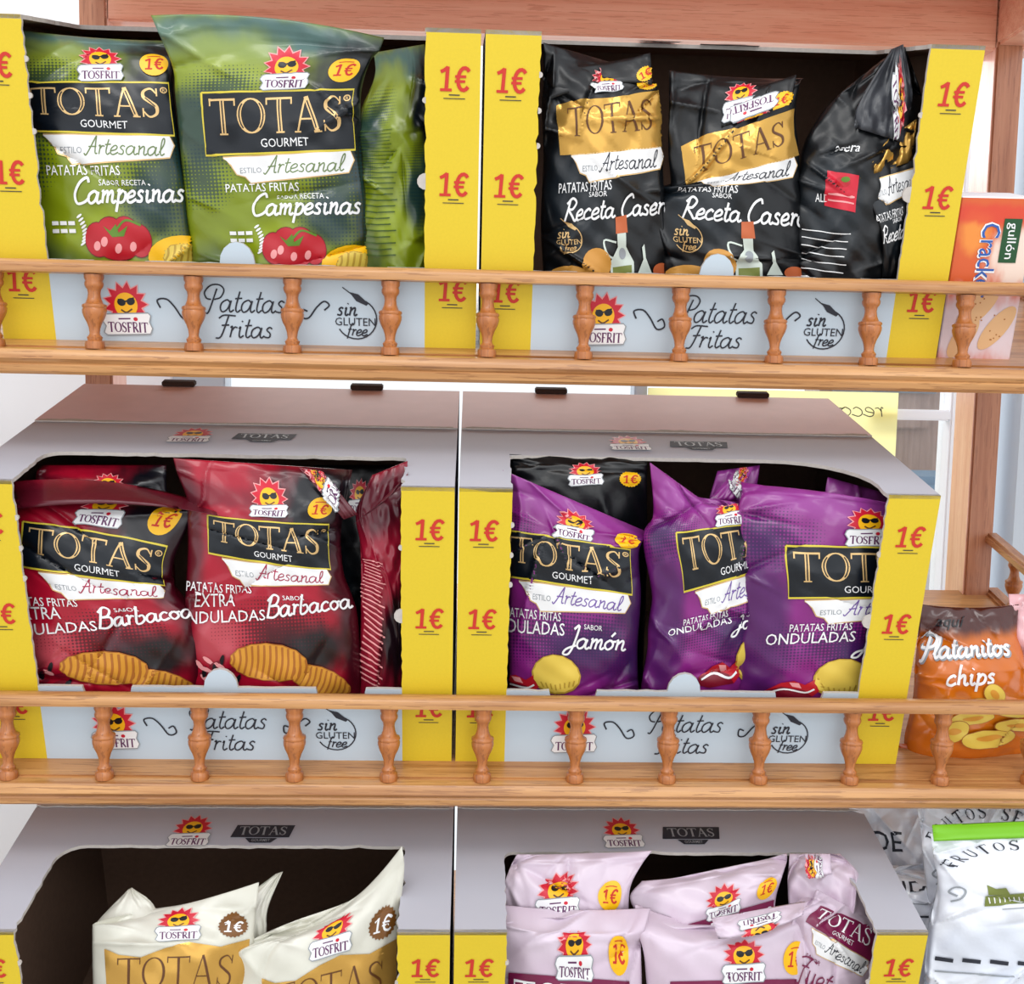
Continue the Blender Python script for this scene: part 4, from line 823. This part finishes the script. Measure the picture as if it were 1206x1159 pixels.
# ---- row 3, pink
chip_bag(3, 'pale pink chip bag at the upper left, behind the front left one', GG['k'],
  [(0, 552, 1004, 768, 1002, 4, .08), (26, 546, 1022, 756, 1018, 0, .075), (50, 541, 1040, 744, 1040, 0, .068), (90, 540, 1075, 740, 1078, 0, .062), (160, 545, 1150, 742, 1150, 0, .06), ('floor', 420, 560, 735, .06)],
  'film_pink', 'pink', dom=(58, 220), seed=61, B=.016, wr=1.2, skip=('brand_panel',))
chip_bag(3, 'pale pink chip bag at the upper middle, its seal tilted up to the right', GG['k'],
  [(0, 756, 1038, 930, 1004, 6, .08), (26, 742, 1056, 930, 1014, 4, .072), (55, 752, 1080, 924, 1032, 4, .064), (95, 762, 1105, 916, 1062, 0, .062), (160, 765, 1160, 920, 1150, 0, .06), ('floor', 420, 765, 920, .06)],
  'film_pink', 'pink', dom=(0, 216), seed=62, B=.014, wr=1.3)
chip_bag(3, 'pale pink chip bag wedged at the top right with an inverted logo', GG['k'],
  [(0, 930, 1006, 990, 1006, 0, .09), (60, 928, 1040, 1012, 1030, 0, .07), (120, 930, 1080, 1030, 1070, 0, .062), ('floor', 420, 930, 1015, .062)], 'film_pink', None, seed=63, B=.014, wr=1.4,
  flaps=[dict(rows=[(0, 948, 1006, 978, 1006, 0, .065), (60, 950, 1034, 980, 1030, 0, .05)], mat='film_pink', art=Art().at(emblem(), 1.6, 2.6, 110, 40, -1.5), part='logo', wr=.4)])
chip_bag(3, 'pale pink chip bag at the right leaning over with a magenta stripe', GG['k'],
  [(60, 962, 1048, 1040, 1092, 0, .05), (90, 955, 1062, 1036, 1096, 0, .045), (160, 936, 1078, 1028, 1134, 0, .038), (195, 926, 1100, 1020, 1160, 0, .036), (250, 915, 1142, 1008, 1192, 0, .034), (330, 925, 1330, 1015, 1340, 0, .033), ('floor', 420, 930, 1010, .033)],
  'film_pink', 'fuet', dom=(0, 236), seed=64, B=.014, wr=.9)
chip_bag(3, 'front left pale pink chip bag in the bottom right box', GG['k'],
  [(10, 576, 1064, 758, 1070, 5, .05), (32, 578, 1090, 752, 1094, 3, .036), (50, 578, 1100, 748, 1104, 0, .033), (90, 576, 1143, 748, 1156, 0, .032), (160, 578, 1205, 746, 1215, 0, .032), (330, 584, 1350, 744, 1352, 0, .032), ('floor', 420, 590, 742, .032)],
  'film_pink', 'pink', dom=(18, 230), seed=65, B=.021, wr=1.1)
chip_bag(3, 'front middle pale pink chip bag with its fold running across above the logo', GG['k'],
  [(4, 750, 1066, 968, 1062, 26, .055), (32, 752, 1096, 962, 1082, 18, .036), (50, 758, 1114, 960, 1108, 6, .033), (90, 763, 1156, 956, 1152, 0, .032), (160, 765, 1215, 955, 1210, 0, .032), (330, 770, 1350, 950, 1350, 0, .032), ('floor', 420, 770, 945, .032)],
  'film_pink', 'pink', dom=(-2, 216), seed=66, B=.021, wr=1.1, flaps=[dict(rows=[(0, 838, 1082, 948, 1062, 0, .03), (60, 846, 1106, 946, 1078, 6, .014)], mat='film_pink', art=Art().at(emblem(), 1.9, 1.2, 110, 32, math.pi), part='logo', wr=.5)])
# ------------------------------------------------------------------ goods beside the boxes
def cracker_box():
    o = OR[1]; 
    bl = on(1, 1103, 428, .004); e = thing('cracker_box', 'orange and white box of crackers beside the black chips box', 'box', tuple(bl), (TH, 0, -.03))
    w, h, t = .058*1.02, .132, .05
    bm = bmesh.new(); bmesh.ops.create_cube(bm, size=1)
    for v in bm.verts: v.co = Vector((w/2+v.co.x*w, t/2+v.co.y*t, h/2+v.co.z*h))
    bevel(bm, .0008, 1); me = bpy.data.meshes.new('carton'); bm.to_mesh(me); bm.free()
    uv = me.uv_layers.new(name='UVMap')
    for p in me.polygons:
        for li in p.loop_indices:
            c = me.vertices[me.loops[li].vertex_index].co; uv.data[li].uv = (c.x/w, 1-c.z/h)
        p.material_index = 1 if p.normal.z > .5 else 0
    link('carton', me, ['card_cracker', 'frame_white'], e)
    B = Art(); B.sans('print_white', 1, 'Cracker', -1.2, .8, 15, 62, 0, .08); B.sans('print_blue', 2, 'Cracker', 0, 0, 14, 58, 0, .02)
    A = Art(); A.at(B, .001, -.001, .029, .106, 0)
    V = Art()
    for m, l, P, F in B.it: V.add(m, l, np.stack([.020+(-P[:, 1]*-1)*-.001, .112-P[:, 0]*.001], 1), F)
    decal('brand_print', V, e, 'f', -.0004)
    V = Art(); V.poly('print_darkgreen', 1, [(.036, .116), (.050, .116), (.050, .082), (.036, .082)]); G = Art(); G.sans('print_white', 2, 'gullón', 0, 0, 7, 28, 0, .01)
    for m, l, P, F in G.it: V.add(m, l, np.stack([.0405-P[:, 1]*.001*-1*-1, .113-P[:, 0]*.001], 1), F)
    decal('maker_print', V, e, 'f', -.0004)
    V = Art(); V.ell('print_cracker', 1, .044, .030, .008, .021, 24, -.6); V.ell('print_cracker', 1, .026, .046, .009, .022, 24, -.7); V.ell('print_cracker', 1, .018, .022, .008, .019, 24, -.5)
    rr = random.Random(4)
    for cx, cy in ((.044, .030), (.026, .046), (.018, .022)):
        for i in range(8): V.ell('print_chip_dark', 2, cx+rr.uniform(-.006, .006), cy+rr.uniform(-.012, .012), .0007, .0007, 6)
    decal('cracker_picture', V, e, 'f', -.0004)
cracker_box()
def art_plantain():
    D = {}; A = Art(); A.sans('print_black', 1, 'aquí', 34, 24, 14, 60, .3, .02); D['brand_text'] = A
    A = Art(); A.script('print_grey', 1, 'Platanitos', 2, 80, 20, 8, 190, .2); A.script('print_white', 2, 'Platanitos', 0, 78, 20, 5.5, 190, .2); A.script('print_white', 2, 'chips', 56, 128, 18, 5.5, 96, .2); A.sans('print_white', 1, 'dulces', 26, 176, 10, 50, .2); A.sans('print_white', 1, '& sabrosos', 24, 190, 9, 60, .2); D['flavour_text'] = A
    A = Art()
    for i, (cx, cy, rx, ry, a) in enumerate(((130, 175, 34, 16, .2), (175, 190, 38, 15, .4), (150, 150, 22, 18, .9), (110, 205, 40, 18, -.1), (80, 240, 24, 30, .3), (140, 262, 46, 22, -.1), (190, 230, 40, 18, .1))):
        A.ell('print_chip_dark', 1+i*2, cx, cy, rx+1.5, ry+1.5, 22, a); A.ell('print_pale_chip', 2+i*2, cx, cy, rx, ry, 22, a); A.ell('print_chip', 3+i*2, cx, cy, rx*.5, ry*.35, 14, a)
    D['food_picture'] = A; return D
ARTS['plantain'] = art_plantain
def art_nuts():
    A = Art()
    tx = 'FRUTOS SECOS'; 
    for i, ch in enumerate(tx):
        if ch == ' ': continue
        t = -1.05+2.1*i/11; A.serif('print_ink', 1, ch, 112+98*math.sin(t), 92-86*math.cos(t)+42, 24, 15, 1.1, rot=t)
    D = {'arched_lettering': A}; A = Art(); A.line('print_grey', 1, [(26, 160), (14, 150), (24, 140), (36, 148), (32, 164), (18, 170)], 3.5, sm=4)
    A.poly('print_olive', 1, [(64, 160), (128, 155), (132, 176), (64, 180)]); A.poly('print_olive', 1, [(68, 158), (66, 138), (78, 146), (92, 144), (98, 158)])
    D['swirl_print'] = Art(); D['swirl_print'].it = A.it[:1]; A.it = A.it[1:]; D['green_mark'] = A
    [A.line('print_white', 2, [(68+q*7, 162), (71+q*7, 174)], 1.6) for q in range(9)]; A.line('print_grey', 1, [(90, 186), (150, 182)], 1.5); A = Art(); D['small_print'] = A
    for i in range(5): A.line('print_ink', 1, [(10+i*36, 260+i*2), (34+i*36, 263+i*2)], 5)
    A.line('print_grey', 1, [(10, 276), (120, 284)], 2)
    return D
ARTS['nuts'] = art_nuts
def art_de():
    A = Art(); A.sans('print_ink', 1, 'NDE', 10, 90, 34, 110, 0, .02); A.line('print_grey', 1, [(20, 120), (190, 128)], 3); A.line('print_ink', 1, [(40, 150), (90, 152)], 4)
    return {'bag_print': A}
ARTS['de'] = art_de
chip_bag(2, 'orange bag of plantain chips with a dark brown seal right of the purple chips', 'orange snack bags',
  [(0, 1086, 712, 1200, 712, 4, .05), (28, 1084, 740, 1198, 738, 3, .045), (80, 1082, 778, 1206, 772, 0, .035), (150, 1080, 822, 1212, 815, 0, .03), (260, 1070, 870, 1215, 864, 0, .028), (330, 1064, 896, 1220, 888, 0, .028), ('floor', 350, 1060, 1220, .025)],
  'film_orange', 'plantain', dom=(-4, 220), seed=71, B=.024, T=.02, wr=1.0, name='snack_bag', cat='bag of chips', lim=False)
chip_bag(2, 'rosy clear snack bag at the right edge, beyond the orange bag', 'clear snack bags',
  [(0, 1188, 700, 1290, 700, 0, .06), (60, 1192, 745, 1296, 745, 0, .05), (200, 1200, 830, 1300, 830, 0, .045), ('floor', 330, 1200, 1300, .05)], 'film_rose', None, seed=72, B=.02, T=.02, wr=1.6, name='snack_bag', lim=False, step=5)
NB = 'clear bags of nuts'
chip_bag(3, 'clear white nut bag nearest the box of pink chips, half hidden, at the back', NB,
  [(0, 1000, 940, 1110, 940, 0, .16), (60, 1000, 980, 1112, 985, 0, .15), (150, 1010, 1040, 1115, 1045, 0, .14), ('floor', 420, 1010, 1110, .14)], 'film_clear', 'de', dom=(0, 220), seed=81, wr=1.6, name='nut_bag', cat='bag of nuts', lim=False, B=.015)
chip_bag(3, 'clear white nut bag with small dark lettering in front of the half hidden one', NB,
  [(0, 1035, 1018, 1150, 1030, 0, .12), (60, 1040, 1040, 1160, 1040, 0, .10), (150, 1045, 1080, 1165, 1075, 0, .09), (250, 1050, 1150, 1165, 1150, 0, .09), ('floor', 420, 1050, 1160, .09)], 'film_clear', 'de', dom=(0, 220), seed=82, wr=1.6, name='nut_bag', cat='bag of nuts', lim=False, B=.015)
nb = chip_bag(3, 'clear nut bag with a bright green band along its top and arched lettering', NB,
  [(0, 1078, 938, 1230, 930, 0, .10), (60, 1084, 975, 1232, 968, 0, .09), (150, 1090, 1030, 1234, 1020, 0, .08), (300, 1100, 1130, 1240, 1120, 0, .075), ('floor', 420, 1100, 1240, .07)], 'film_clear', 'nuts', dom=(0, 220), seed=83, wr=1.3, name='nut_bag', cat='bag of nuts', lim=False, B=.015)
nb2 = chip_bag(3, 'front clear nut bag with arched lettering and an olive green mark', NB,
  [(0, 1096, 982, 1290, 976, 0, .055, .05, .055), (60, 1100, 1010, 1292, 1004, 0, .05), (150, 1106, 1050, 1294, 1046, 0, .042), (260, 1092, 1128, 1290, 1128, 0, .034), (330, 1090, 1200, 1290, 1200, 0, .03), ('floor', 420, 1095, 1280, .03)], 'film_clear', 'nuts', dom=(0, 220), seed=84, wr=1.3, name='nut_bag', cat='bag of nuts', lim=False, B=.02,
  flaps=[dict(rows=[(0, 1098, 972, 1292, 964, 0, .058), (40, 1100, 991, 1292, 984, 0, .045)], mat='print_leaf', wr=.2)])
